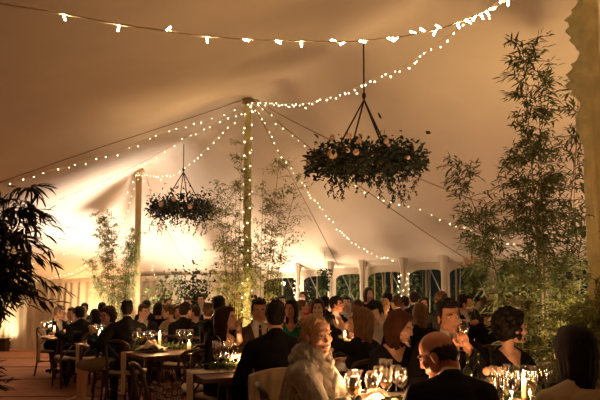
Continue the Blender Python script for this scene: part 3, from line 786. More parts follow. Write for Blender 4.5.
def make_chair():
    t = thing('crossback_chair', 'chair', 'chair'); 
    g = G(); bm = [(-.2, -.19), (.2, -.19), (.215, .2), (-.215, .2)]
    g.add([(x, y, .425) for x, y in bm]+[(x, y, .45) for x, y in bm], [(3, 2, 1, 0), (4, 5, 6, 7), (0, 1, 5, 4), (1, 2, 6, 5), (2, 3, 7, 6), (3, 0, 4, 7)])
    g.build('seat', M_WOOD, t, False)
    V = []; n = 24
    for (sc_, z) in ((.9, .451), (1, .457), (1.02, .472), (.98, .487), (.8, .494), (.001, .496)):
        for k in range(n):
            a = 2*PI*k/n; cx = math.copysign(abs(math.cos(a))**.35, math.cos(a)); sy = math.copysign(abs(math.sin(a))**.35, math.sin(a)); V.append((cx*.2*sc_, sy*.19*sc_, z))
    mesh_obj('cushion', V, [(r*n+k, r*n+(k+1) % n, (r+1)*n+(k+1) % n, (r+1)*n+k) for r in range(5) for k in range(n)], M_CUSH, t)
    for sx in (-1, 1):
        g = G(); g.tube([(sx*.19, .17, .43), (sx*.2, .2, 0)], [.018, .014], 8); g.build('leg', M_WOOD, t)
        g = G(); g.tube([(sx*.19, -.25, 0), (sx*.185, -.2, .25), (sx*.185, -.19, .45), (sx*.185, -.215, .66), (sx*.17, -.25, .83)], [.015, .017, .018, .016, .014], 8); g.build('leg', M_WOOD, t)
        g = G(); g.tube([(sx*.185, -.205, .47), (sx*.10, -.205, .58), (-sx*.05, -.225, .72), (-sx*.15, -.25, .83)], .010, 6); g.build('cross_strap', M_WOOD, t)
    g = G(); g.tube([(-.17, -.25, .83), (-.12, -.275, .865), (0, -.285, .88), (.12, -.275, .865), (.17, -.25, .83)], [.016, .018, .02, .018, .016], 8); g.build('top_rail', M_WOOD, t)
    g = G(); g.tube([(-.19, .185, .2), (.19, .185, .2)], .009, 6); g.tube([(-.19, -.21, .25), (.19, -.21, .25)], .009, 6); g.tube([(-.19, .19, .28), (-.185, -.2, .28)], .009, 6); g.tube([(.19, .19, .28), (.185, -.2, .28)], .009, 6)
    g.build('stretcher', M_WOOD, t)
    return t
CHAIR0 = make_chair(); CH_USED = [False]
def chair(x, y, heading, label, group=None):
    """heading: direction the sitter faces, degrees; 0 away from camera, 90 to picture right"""
    if not CH_USED[0]: t = CHAIR0; CH_USED[0] = True; t.location = (x, y, 0); t.rotation_euler = (0, 0, -R(heading)); t['label'] = label
    else: t = dup(CHAIR0, (x, y, 0), -R(heading), label)
    t['group'] = group or 'cross back chairs'
    return t

# ------------------------------------------------------------------ table top things
def lathe_glass(kind):
    g = G()
    if kind == 'wine': pr = [(.001, .0), (.034, .001), (.034, .004), (.006, .008), (.004, .02), (.004, .085), (.012, .095), (.032, .115), (.040, .145), (.038, .175), (.031, .205), (.030, .205), (.037, .175), (.039, .145), (.031, .118), (.011, .099), (.001, .097)]
    elif kind == 'flute': pr = [(.001, 0), (.030, .001), (.030, .004), (.005, .008), (.0035, .02), (.0035, .08), (.010, .095), (.021, .13), (.025, .18), (.023, .235), (.022, .235), (.024, .18), (.020, .132), (.009, .099), (.001, .097)]
    elif kind == 'tumbler': pr = [(.001, 0), (.033, 0), (.038, .10), (.0365, .10), (.032, .008), (.001, .008)]
    elif kind == 'hurricane': pr = [(.045, 0), (.05, .01), (.05, .14), (.048, .14), (.048, .01), (.001, .006)]
    g.lathe(pr, 18); return g
GL = {}
def glass(kind, x, y, z, label, group, wine=None, s=1.0):
    if kind not in GL:
        g = lathe_glass(kind); o = g.build('glass_seed', M_GLASS); GL[kind] = o.data; bpy.data.objects.remove(o)
    t = thing({'wine': 'wine_glass', 'flute': 'champagne_flute', 'tumbler': 'tumbler', 'hurricane': 'candle_glass'}[kind], label, 'glass', (x, y, z), rnd.uniform(0, 6), group)
    o = bpy.data.objects.new('bowl' if kind != 'hurricane' else 'shade', GL[kind]); COL.objects.link(o); o.parent = t; o.scale = (s, s, s)
    if wine:
        key = kind+wine
        if key not in GL:
            g = G(); 
            if kind == 'wine': g.lathe([(.001, .100), (.011, .101), (.030, .119), (.0375, .142), (.0375, .15), (.001, .15)], 16)
            elif kind == 'flute': g.lathe([(.001, .101), (.009, .102), (.0195, .134), (.0235, .17), (.0235, .19), (.001, .19)], 16)
            else: g.lathe([(.001, .01), (.031, .01), (.0345, .06), (.001, .06)], 16)
            mm = {'red': mat('red_wine', (.10, .004, .006), .1, spec=.5), 'white': glass_mat('white_wine', (1, .85, .45), .6, .02, .3, .1), 'water': glass_mat('table_water', (.95, .95, .95), .5, .02, .3, .05)}[wine]
            oo = g.build('seed', mm); GL[key] = oo.data; bpy.data.objects.remove(oo)
        d = bpy.data.objects.new('drink', GL[key]); COL.objects.link(d); d.parent = t; d.scale = (s, s, s)
    return t
def candle(x, y, z, h, label, r=.012, e=3.0, holder=True, group='lit candles'):
    t = thing('candle', label, 'candle', (x, y, z), 0, group)
    z0 = 0
    if holder:
        g = G(); g.lathe([(.001, 0), (.04, 0), (.04, .006), (.012, .015), (.012, .035), (.02, .045), (.018, .05), (.001, .05)], 14); g.build('holder', mat('brass', (.5, .3, .1), .35, .9), t); z0 = .046
    g = G(); g.lathe([(.001, z0), (r, z0), (r, z0+h), (r*.6, z0+h-.002), (.001, z0+h-.004)], 12); g.build('wax', M_WAX, t)
    g = G(); g.lathe([(.001, z0+h), (.005, z0+h+.006), (.0075, z0+h+.016), (.005, z0+h+.032), (.001, z0+h+.052)], 10); g.build('flame', M_FLAME, t)
    lamp('candle_light', 'POINT', (0, 0, z0+h+.03), e*1.3, FLAME, size=.03, parent=t)
    return t
def onplane(px, py, z):
    """pixel -> point on the horizontal plane z"""
    a = P(px, py, 1.0)-Vector((0, 0, CAMH)); s = (z-CAMH)/a.z; return Vector((a.x*s, a.y*s, z))
def tp(px, d, z=.758):
    """picture column and depth -> point on the table"""
    return Vector((tanx(px, 380)*d, d, z))
def garland(label, p0, p1, wdt, n, seed, z=.76, flowers=0):
    p0 = Vector((p0[0], p0[1], z)); p1 = Vector((p1[0], p1[1], z)); rr = random.Random(seed); t = thing('leaf_garland', label, 'garland', p0, 0); g = G()
    d = p1-p0; nn = Vector((-d.y, d.x, 0)).normalized()
    for k in range(n):
        s = rr.random(); p = d*s+nn*rr.gauss(0, wdt*.4)+Vector((0, 0, rr.uniform(.0, .05)))
        g.leaf(p, (rr.gauss(0, 1), rr.gauss(0, 1), rr.uniform(0, .6)), rr.uniform(.04, .08), rr.uniform(.018, .03), (0, 0, 1))
    g.build('foliage', M_GREEN, t); g = G(); g.tube([(0, 0, .01), d*.33+nn*.02+Vector((0, 0, .015)), d*.66-nn*.02+Vector((0, 0, .015)), d+Vector((0, 0, .01))], .006, 6); g.build('stem', M_BARK, t)
    for k in range(flowers):
        p = d*rr.random()+nn*rr.gauss(0, wdt*.3); g = G(); g.ball(p+Vector((0, 0, .035)), (.028, .028, .024), 8); g.build('flower', M_ROSE, t)
# nearest table
def carafe(px, d):
    p = tp(px, d); t = thing('candle_carafe', 'clear glass carafe with glowing candle light on nearest table', 'carafe', p)
    g = G(); g.lathe([(.001, .0), (.052, .0), (.056, .015), (.050, .06), (.036, .12), (.034, .15), (.046, .185), (.052, .2), (.050, .2), (.044, .185), (.032, .15), (.034, .12), (.048, .06), (.053, .017), (.001, .008)], 20)
    g.build('shade', glass_mat('carafe_glass', (1, .95, .9), .55, .08, .35, .10), t)
    g = G(); g.lathe([(.001, .009), (.040, .009), (.040, .05), (.027, .118), (.02, .116), (.001, .114)], 14); g.build('wax', mat('glowing_wax', (.9, .62, .42), .5, emit=(1, .48, .30), estr=.8), t)  # candle glow put into the wax as emission
    g = G(); g.lathe([(.001, .114), (.006, .121), (.008, .131), (.005, .149), (.001, .164)], 10); g.build('flame', M_FLAME, t)
    lamp('carafe_light', 'POINT', (0, 0, .150), 8, FLAME, size=.03, parent=t)
carafe(355, 3.52)
GE = 'clear wine glasses clustered right of the glass carafe'
for px, d, k, wn in [(372, 3.35, 'wine', None), (379, 3.6, 'wine', 'red'), (386, 3.42, 'wine', 'white'), (389, 3.7, 'flute', None), (396, 3.65, 'wine', 'red'), (401, 3.5, 'wine', None), (383, 3.75, 'flute', 'white')]:
    p = tp(px, d); glass(k, p.x, p.y, p.z, {'wine': {None: 'empty stemmed wine glass clustered beside glass carafe', 'red': 'wine glass holding red wine beside the glass carafe', 'white': 'wine glass holding white wine beside the glass carafe'}[wn], 'flute': 'slim champagne flute among wine glasses by the carafe'}[k], GE, wn, 1.05)
for px, d, k, wn, lb in [(336, 3.3, 'wine', None, 'large empty wine glass in front of grey scarf'), (343, 3.55, 'tumbler', 'water', 'glass tumbler between the grey scarf and carafe'), (326, 3.15, 'wine', 'white', 'white wine glass at bottom edge below grey scarf')]:
    p = tp(px, d); glass(k, max(p.x, .30), p.y, p.z, lb, None, wn, 1.05)
GR = 'glasses around the candle at right'
for px, d, k, wn in [(494, 3.45, 'flute', 'white'), (499, 3.6, 'wine', None), (503, 3.4, 'flute', None), (507, 3.55, 'flute', 'white'), (512, 3.3, 'wine', None), (517, 3.5, 'flute', 'white'), (534, 3.45, 'flute', None), (531, 3.2, 'flute', 'white'), (541, 3.65, 'flute', 'white'), (546, 3.62, 'flute', None), (549, 3.7, 'flute', None), (526, 3.75, 'wine', None), (509, 3.75, 'wine', 'white')]:
    p = tp(px, d); glass(k, p.x, p.y, p.z, {('flute', None): 'empty champagne flute in the cluster around right candle', ('flute', 'white'): 'filled champagne flute in the cluster around right candle', ('wine', None): 'empty wine glass in the cluster around right candle', ('wine', 'white'): 'white wine glass in the cluster around right candle'}[(k, wn)], GR, wn, 1.0)
p = tp(523.5, 3.42); candle(p.x, p.y, p.z, .12, 'lit candle among flutes on the nearest table at right', .013, 3.4)
p = tp(519, 3.15); candle(p.x, p.y, p.z, .03, 'low tealight candle in front of right hand flutes', .02, 1.5, False)
for x_, y_, lb in [(.44, 3.22, 'low tealight added on nearest table to light the blonde woman'), (.80, 3.26, 'low tealight added on nearest table to light the bald man'), (1.22, 3.30, 'low tealight added between the bald man and flutes')]:  # tealights added low on the table to light the nearest faces
    candle(x_, y_, .758, .05 if x_ < .5 else .015, lb, .02, 7 if x_ < .5 else 1.6, False)
p = tp(547, 3.3); glass('tumbler', p.x, p.y, p.z, 'glowing tumbler beside the long haired woman in cream', None, 'water')
def bottle(px, d, label, h=.28, lab=True):
    p = tp(px, d); t = thing('wine_bottle', label, 'bottle', p, 0, 'dark wine bottles'); g = G()
    g.lathe([(.001, 0), (.035, 0), (.037, .01), (.037, .16), (.030, .19), (.014, .215), (.013, h), (.015, h), (.015, h+.012), (.001, h+.012)], 16); g.build('body', mat('bottle_glass', (.012, .014, .006), .08, spec=.6), t)
    g = G(); g.lathe([(.0375, .05), (.0375, .12)], 16); g.build('paper_label', mat('paper', (.55, .48, .38), .8), t)
bottle(468, 3.62, 'dark wine bottle left of pair between bald and dark haired men'); bottle(478, 3.66, 'dark wine bottle right of pair between bald and dark haired men')
bottle(491, 3.78, 'taller wine bottle beside the hand near flutes', .30)
garland('green leaf garland with pale flowers at left of nearest table', tp(345, 3.3).xy, tp(420, 3.45).xy, .10, 260, 1, flowers=8)
garland('green leaf garland at right of nearest table', tp(505, 3.5).xy, tp(570, 3.62).xy, .12, 320, 2)
def plate(px, d, label, r=.13):
    p = tp(px, d); g = G(); g.lathe([(.001, .004), (r*.6, .004), (r*.65, .008), (r, .02), (r, .023), (r*.62, .011), (.001, .008)], 28); o = g.build('dinner_plate', mat('china', (.78, .72, .64), .25, spec=.5), loc=p); tag(o, label, 'plate', 'white plates')
plate(405, 3.66, 'white plate in front of the auburn haired woman'); plate(372, 3.72, 'white plate behind the red wine glasses')
# table of the laughing woman
GD = 'glasses by the laughing woman'
for px, d, k, wn in [(215, 5.12, 'flute', None), (218, 4.98, 'flute', 'white'), (222, 5.15, 'wine', None), (226, 5.0, 'flute', None), (230, 5.12, 'flute', 'white'), (234, 5.25, 'wine', 'white')]:
    p = tp(px, d); glass(k, p.x, p.y, p.z, {('flute', None): 'tall empty flute in cluster before laughing woman', ('flute', 'white'): 'tall filled flute in cluster before laughing woman', ('wine', None): 'empty wine glass before laughing woman', ('wine', 'white'): 'white wine glass before laughing woman'}[(k, wn)], GD, wn, 1.12)
p = tp(239, 5.2); candle(p.x, p.y, p.z, .06, 'short glowing candle right of the laughing woman', .02, 2.4, False)
garland('green leaf garland on table below laughing woman', tp(209, 5.12).xy, tp(248, 5.2).xy, .12, 220, 3)
# table C
GC = 'glasses on the table with the white cloth'
for px, d, k, wn in [(134.5, 7.1, 'wine', None), (138, 7.2, 'flute', None), (141.5, 7.15, 'wine', 'white'), (148, 7.25, 'wine', None), (151, 7.35, 'wine', None), (178.5, 7.5, 'wine', 'white'), (182, 7.55, 'wine', None), (186, 7.45, 'wine', None), (190, 7.6, 'wine', 'white')]:
    p = tp(px, d); left = px < 160
    glass(k, p.x, p.y, p.z, ('%s %s of the tall candle on the white cloth table' % ({'wine': 'white wine glass' if wn else 'empty wine glass', 'flute': 'slim flute'}[k], 'left' if left else 'right')), GC+(' left' if left else ' right'), wn, 1.15)
p = tp(159, 7.1); candle(p.x, p.y, p.z, .15, 'tall lit candle standing on the white cloth table', .017, 5.5)
p = tp(188.5, 7.25); candle(p.x, p.y, p.z, .07, 'glowing candle at right end of white cloth table glasses', .025, 3.5, False)
garland('green leaf garland trailing along the table behind white cloth', tp(133, 7.0).xy, tp(190, 7.35).xy, .12, 420, 4)
# crumpled white napkin over the table edge
p = onplane(151, 351, .76); V = []; n = 22
for i in range(n+1):
    for j in range(n+1):
        x = (i/n-.5)*.36; y = (j/n-.5)*.30; q = noise.noise(Vector((x*11, y*11, 3)))
        V.append((p.x+x+.03*q, p.y+y*.8+.02*noise.noise(Vector((y*9, x*9, 1))), .765+.08*abs(q)+.10*math.exp(-(x*x+y*y)*70)))
o = mesh_obj('crumpled_napkin', V, [(i*(n+1)+j, (i+1)*(n+1)+j, (i+1)*(n+1)+j+1, i*(n+1)+j+1) for i in range(n) for j in range(n)], mat('white_napkin', (.75, .62, .48), .9))
md = o.modifiers.new('thick', 'SOLIDIFY'); md.thickness = .004; tag(o, 'crumpled white cloth napkin on table in front of tall candle', 'napkin')
# tables A and B
GA = 'glasses on the far left tables'
for px, d, k, wn, wh in [(41, 9.75, 'wine', None, 'A'), (45, 9.6, 'wine', 'white', 'A'), (49, 9.7, 'flute', None, 'A'), (70, 10.2, 'flute', 'white', 'A'), (73, 10.1, 'flute', None, 'A'), (77, 10.3, 'wine', None, 'A'), (81, 10.4, 'flute', None, 'A'), (85, 10.5, 'wine', None, 'A'), (92, 8.35, 'wine', None, 'B'), (95, 8.5, 'wine', 'white', 'B'), (101, 8.45, 'flute', None, 'B')]:
    p = tp(px, d); nm = {'wine': 'wine glass', 'flute': 'flute'}[k]; st = 'filled ' if wn else 'empty '
    glass(k, p.x, p.y, p.z, st+nm+(' on the furthest left table ' + ('by the grey haired man' if px < 60 else 'right of the candle') if wh == 'A' else ' on table by the woman in teal'), GA+wh+str(px < 60), wn, 1.25)
p = tp(53, 9.65); candle(p.x, p.y, p.z, .09, 'small lit candle on the furthest left table', .02, 4.5)
p = tp(98.5, 8.3); candle(p.x, p.y, p.z, .10, 'small lit candle on table in front of woman in teal', .02, 4.5)
# candles on hidden tables
for px, d, lb in [(345, 8.0, 'behind the smiling blonde woman'), (418, 8.6, 'behind auburn haired woman'), (474, 7.35, 'near the smiling man in the suit')]:
    p = tp(px, d); candle(p.x, p.y, p.z, .10, 'lit candle on hidden table '+lb, .02, 6)


# ------------------------------------------------------------------ people
SKIN = {'fair': mat('skin_fair', (.78, .48, .35), .5, var=.05, vscale=20, spec=.35, sss=.04), 'tan': mat('skin_tan', (.50, .25, .16), .5, var=.05, vscale=20, spec=.35, sss=.04),
        'ruddy': mat('skin_ruddy', (.60, .27, .18), .45, var=.08, vscale=20, spec=.4, sss=.04)}
M_LIP = {'f': mat('lip_rose', (.48, .15, .11), .4), 'm': mat('lip_plain', (.42, .17, .12), .5)}
M_EYE = mat('eye_white', (.72, .66, .60), .2); M_IRIS = mat('iris', (.03, .02, .015), .1); M_TEETH = mat('teeth', (.85, .78, .68), .25)
HAIRC = {'black': (.010, .007, .006), 'darkbrown': (.028, .014, .009), 'brown': (.065, .030, .015), 'auburn': (.065, .020, .010), 'blonde': (.52, .33, .16),
         'darkblonde': (.15, .078, .035), 'grey': (.30, .26, .22), 'white': (.5, .45, .4)}
def hairm(c): return mat('hair_'+c, HAIRC[c], .58, var=.35, vscale=26, stretch=(4, 4, .6), bump=.5, bscale=60, spec=.22)
CLOTH = {'black': (.010, .009, .010), 'navy': (.012, .013, .022), 'charcoal': (.028, .025, .024), 'brown': (.075, .045, .028), 'white': (.72, .66, .58), 'cream': (.62, .52, .36),
         'teal': (.01, .09, .18), 'green': (.01, .16, .07), 'grey': (.26, .245, .215), 'red': (.25, .02, .02), 'tie': (.03, .01, .03), 'pink': (.55, .30, .26), 'beige': (.26, .19, .12)}
def clothm(c, bump=.35): return mat('cloth_'+c, CLOTH[c], .85, var=.08, vscale=8, bump=bump, bscale=14, spec=.15, sheen=.0)

def head_prims(sex, smile):
    w_ = 1.0 if sex == 'm' else .94; E = lambda c, r, rot=None: ellipsoid(c, r, rot, 20)
    pr = [E((0, -.018, .035), (.074*w_, .094, .083)), E((0, .022, -.012), (.064*w_, .070, .085)), E((0, .036, -.060), (.050*w_, .050, .045)), E((0, .045, -.088), (.030*w_, .034, .022)),
          E((0, .070, -.094), (.017*w_, .018, .015)), capsule((0, .084, .010), .0065, (0, .099, -.026), .0088), E((0, .094, -.030), (.0150, .012, .0075)),
          E((.027, .079, .026), (.024, .012, .008) if sex == 'm' else (.022, .008, .008)), E((-.027, .079, .026), (.024, .012, .008) if sex == 'm' else (.022, .008, .008)),
          E((.038*w_, .058, -.024), (.024, .026, .022)), E((-.038*w_, .058, -.024), (.024, .026, .022)),
          E((0, .083, -.059), (.021+.007*smile, .011, .0058)), E((0, .080, -.069-.002*smile), (.018+.006*smile, .0125, .0060)),
          E((.076*w_, -.008, -.012), (.008, .019, .031)), E((-.076*w_, -.008, -.012), (.008, .019, .031)),
          E((.046*w_, .02, -.062), (.018, .035, .03)), E((-.046*w_, .02, -.062), (.018, .035, .03))]
    return pr
HEADS = {}
def head_mesh(sex, smile, vox):
    k = (sex, smile, vox)
    if k in HEADS: return HEADS[k]
    V, Fc = remesh(head_prims(sex, smile), vox, 2)
    # sink the eye sockets a little
    for sx in (-1, 1):
        c = np.array([sx*.030, .088, .006]); d = np.sqrt((((V-c)/np.array([.017, .03, .011]))**2).sum(1)); m = d < 1
        V[m, 1] -= .007*(1-d[m])
    cen = np.array([V[list(f)].mean(0) for f in Fc]); mi = np.zeros(len(Fc), int)
    x, y, z = np.abs(cen[:, 0]), cen[:, 1], cen[:, 2]
    cz = z+(.064 if not smile else .065)-x*x*(9 if smile else 2)
    mi[(x < .022+.007*smile) & (y > .074) & (np.abs(cz) < (.0095 if sex == 'f' else .0075)*(1-(x/.034)**2))] = 1
    if smile: mi[(x < .021) & (y > .074) & (np.abs(cz-.0005) < .0042*(1-(x/.025)**2))] = 5
    th = .0032 if sex == 'f' else .0050
    br = (x > .014) & (x < .046) & (y > .055) & (np.abs(z-.0245+9*(x-.032)**2) < th)
    lash = (x > .019) & (x < .043) & (y > .06) & (np.abs(z-.0135+12*(x-.030)**2) < .0022) if sex == 'f' else (x > 9)
    mi[lash] = 2
    mi[br] = 2
    Vs = [V]; Fs = list(Fc); ms = list(mi); n = len(V)
    def addp(pv, mt):
        nonlocal n
        v, f = pv; Vs.append(np.array([tuple(q) for q in v])); Fs.extend([tuple(i+n for i in ff) for ff in f]); ms.extend([mt]*len(f)); n += len(v)
    for sx in (-1, 1):
        addp(ellipsoid((sx*.030, .0755, .006), (.0125, .0115, .0062), None, 12), 3)
        addp(ellipsoid((sx*.030, .0835, .006), (.0058, .005, .0056), None, 8), 4)
    HEADS[k] = (np.vstack(Vs), Fs, ms); return HEADS[k]
HANDS = {}
def hand_mesh(side, curl, vox):
    """palm down, fingers along +y, wrist at the origin; side +1 = right hand"""
    k = (side, curl, vox)
    if k in HANDS: return HANDS[k]
    pr = [ellipsoid((0, .045, 0), (.040, .050, .014), None, 14), capsule((0, -.01, 0), .026, (0, .02, 0), .028), ellipsoid((-side*.024, .035, -.004), (.018, .034, .015), None, 12)]
    for i, (x, L, y0) in enumerate([(-.028, .072, .082), (-.009, .080, .087), (.010, .075, .085), (.028, .060, .077)]):
        x *= side; p = Vector((x, y0-.03, 0)); r = .0092 if vox < .006 else .0105; a = 0.0
        splay = x*1.2
        for j, fr in enumerate((.30, .42, .33, .25)):
            a += curl*(.18, .95, .95, .7)[j] if j else 0
            q = p+Vector((splay*L*fr*.6, math.cos(a)*L*fr*1.02, -math.sin(a)*L*fr*1.02)); pr.append(capsule(p, r, q, r*.93)); p = q; r *= .93
    p = Vector((-side*.030, .020, -.004)); a = .75
    for L, r in ((.034, .0125), (.030, .0110), (.024, .0095)):
        q = p+Vector((-side*math.sin(a)*L, math.cos(a)*L, -.35*L*(1+curl))); pr.append(capsule(p, r, q, r*.93)); p = q; a -= .35+.25*curl
    HANDS[k] = remesh(pr, vox, 1); return HANDS[k]

def ik(S, T, a, b, pole):
    d = T-S; L = d.length
    if L > a+b-.005: T = S+d*((a+b-.005)/L); d = T-S; L = d.length
    ca = (a*a+L*L-b*b)/(2*a*L); h = a*math.sqrt(max(0, 1-ca*ca)); u = d.normalized()
    pv = pole-u*pole.dot(u); pv = pv.normalized() if pv.length > 1e-4 else u.orthogonal().normalized()
    return S+u*(a*ca)+pv*h, T
def cloth_wrinkle(V, Fc, amp, sc, seed):
    me = bpy.data.meshes.new('t'); me.from_pydata([tuple(v) for v in V], [], Fc); N = np.empty(len(V)*3); me.vertices.foreach_get('normal', N); N = N.reshape(-1, 3); bpy.data.meshes.remove(me)
    q = np.array([noise.noise(Vector((v[0]*sc+seed, v[1]*sc, v[2]*sc*.6)))+.5*noise.noise(Vector((v[0]*sc*2.3, v[1]*sc*2.3+seed, v[2]*sc*1.6))) for v in V])
    return V+N*(q*amp)[:, None]
def dropunused(V, Fc):
    used = sorted({i for f in Fc for i in f}); mp = {o: n for n, o in enumerate(used)}
    V2 = V[used].copy(); F2 = [tuple(mp[i] for i in f) for f in Fc]; ec = {}
    for f in F2:
        for a, b in zip(f, f[1:]+f[:1]): e = (min(a, b), max(a, b)); ec[e] = ec.get(e, 0)+1
    nb = {}
    for (a, b), c in ec.items():
        if c == 1: nb.setdefault(a, []).append(b); nb.setdefault(b, []).append(a)
    for it in range(5):
        new = {a: V2[q].mean(0)*.6+V2[a]*.4 for a, q in nb.items() if len(q) >= 2}
        for a, p in new.items(): V2[a] = p
    return V2, F2

def hair_build(style, sex, vox, rr, down, length):
    """returns prims in head coordinates. down: world down in head coordinates"""
    w_ = 1.0 if sex == 'm' else .94; E = lambda c, r: ellipsoid(c, r, None, 18); pr = []
    cap = lambda g_=0: [E((0, -.030-g_*.2, .050), (.079*w_+g_, .094+g_, .080+g_)), E((0, -.055, .0), (.073*w_+g_, .062+g_, .075+g_)), E((0, .020, .088), (.056*w_, .060, .036+g_*.6))]
    if style in ('short', 'quiff', 'wavyshort', 'afro_curl'):
        pr = cap(-.001)+[E((.070*w_, -.008, .03), (.010, .042, .036)), E((-.070*w_, -.008, .03), (.012, .042, .036))]
        pr += [E((.071*w_, .014, .008), (.006, .010, .022)), E((-.071*w_, .014, .008), (.006, .010, .022))]
        n = {'short': 26, 'quiff': 50, 'wavyshort': 60, 'afro_curl': 0}[style]
        for k in range(n):
            a = rr.uniform(0, 2*PI); t = rr.random()**.6*1.25
            p = Vector((math.sin(t)*math.cos(a)*.078*w_, -.025+math.sin(t)*math.sin(a)*.09, .05+math.cos(t)*.082))
            if p.y > .055 and p.z < .075: continue
            q = p+Vector((rr.gauss(0, .01), .022 if style == 'quiff' else rr.gauss(0, .014), rr.gauss(.004, .004))); pr.append(capsule(p, .011, q, .006, 7))
        if style == 'quiff': pr += [E((0, .050, .098), (.052*w_, .032, .026)), E((.02, .060, .104), (.03, .022, .02))]
    if style == 'bald':
        pr = [E((0, -.046, -.004), (.0760*w_, .068, .050)), E((.066*w_, -.026, .006), (.012, .044, .034)), E((-.066*w_, -.026, .006), (.012, .044, .034)), E((0, -.085, -.04), (.050, .030, .035))]
        for k in range(60):
            a = rr.uniform(PI*.97, PI*2.03); p = Vector((.073*math.cos(a), -.03+.080*math.sin(a), rr.uniform(-.04, .032))); pr.append(capsule(p, .006, p+Vector((rr.gauss(0, .004), -.003, -.016)), .004, 6))
    if style == 'curly':
        pr = cap(.012)+[E((0, -.075, -.05), (.075, .05, .06))]
        for k in range(230):
            a = rr.uniform(0, 2*PI); t = rr.random()**.75*2.6
            p = Vector((math.sin(t)*math.cos(a)*.102*w_, -.040+math.sin(t)*math.sin(a)*.108, .020+math.cos(t)*.115))
            if p.y > .015 and p.z < .062: continue
            if p.y > .0 and p.z < -.04: p.x = math.copysign(max(abs(p.x), .07), p.x)
            pr.append(ellipsoid(p, [rr.uniform(.010, .021)]*3, None, 8))
    if style in ('long', 'bob', 'mediumlong', 'wavylong'):
        pr = cap(.003)+[E((.063*w_, -.006, .035), (.018, .048, .045)), E((-.063*w_, -.006, .035), (.018, .048, .045))]
        N = 54
        for k in range(N):
            a = -.38+(PI+.76)*(k+rr.random()*.6)/N+PI    # round the back from side to side
            r0 = Vector((.070*w_*math.cos(a), -.028+.085*math.sin(a), .055)); r1 = Vector((.080*w_*math.cos(a), -.028+.092*math.sin(a), -.025))
            r1 += Vector((rr.gauss(0, .004), rr.gauss(0, .004), 0)); L = length*rr.uniform(.86, 1.05)
            p = [r0, r1]; q = r1; wv = rr.uniform(0, 6)
            out = Vector((math.cos(a)*.9, math.sin(a)*.6, 0))
            for j in range(1, 5):
                t = j/4; amp = .008 if style != 'wavylong' else .02
                inw = {'bob': -.05*t*t, 'long': -.10*t, 'mediumlong': -.06*t, 'wavylong': .02*math.sin(t*6)}[style]
                q = r1+down*(L*t)+out*(inw*L*2)+Vector((amp*math.sin(wv+j*1.7), amp*math.cos(wv+j*1.3), 0)); p.append(q)
            rad = .0165 if vox < .008 else .020
            for j in range(len(p)-1): pr.append(capsule(p[j], rad*(1-.10*j), p[j+1], rad*(1-.10*(j+1)), 6))
        for sx in (-1, 1):
            for k in range(5):      # locks framing the face
                p0 = Vector((sx*.018, .050-.012*k, .106)); p1 = Vector((sx*(.068*w_+.003*k), .044-.016*k, .035)); p2 = Vector((sx*(.076*w_), .018-.014*k, -.04))
                pr += [capsule(p0, .011, p1, .011, 7), capsule(p1, .011, p2, .011, 7)]; p3 = p2+down*(length*.5); pr.append(capsule(p2, .012, p3, .008, 7))
    if style in ('updo', 'swept'):
        pr = cap(.001)[:2]+[E((0, .006, .090), (.054*w_, .052, .030)), E((.064*w_, -.018, .03), (.015, .044, .042)), E((-.064*w_, -.018, .03), (.015, .044, .042))]
        if style == 'updo': pr += [E((0, -.105, -.030), (.046, .036, .040)), E((-.02, -.118, -.045), (.030, .026, .030)), E((0, -.05, .05), (.074, .078, .076))]
        for k in range(70):
            a = rr.uniform(-.30, PI+.30)+PI; z = rr.uniform(-.03, .11); s = math.sqrt(max(.05, 1-((z-.03)/.115)**2))
            p = Vector((.079*w_*s*math.cos(a), -.026+.094*s*math.sin(a), z)); d_ = Vector((-math.sin(a)*.02*rr.choice((-1, 1)), -.022, rr.gauss(-.01, .012)))
            pr.append(capsule(p, .008, p+d_*1.5, .004, 7))
        for k in range(9):      # side swept fringe
            t = k/8; pr.append(capsule((.030-.01*t, .050-.045*t, .106+.006*t), .009, (-.064*w_, .036-.040*t, .056+.01*t), .009, 7)); pr.append(capsule((.030-.01*t, .050-.045*t, .106), .009, (.066*w_, .034-.038*t, .052), .009, 7))
        for sx in (-1, 1): pr += [capsule((sx*.066*w_, .034, .05), .007, (sx*.074*w_, .022, -.012), .004, 7)]
        for k in range(4):
            a = rr.uniform(PI*1.1, PI*1.9); p = Vector((.07*math.cos(a), -.03+.09*math.sin(a), -.05)); q = p+down*rr.uniform(.02, .06)+Vector((rr.gauss(0, .012), rr.gauss(0, .012), 0)); pr.append(capsule(p, .007, q, .003, 6))
    return pr

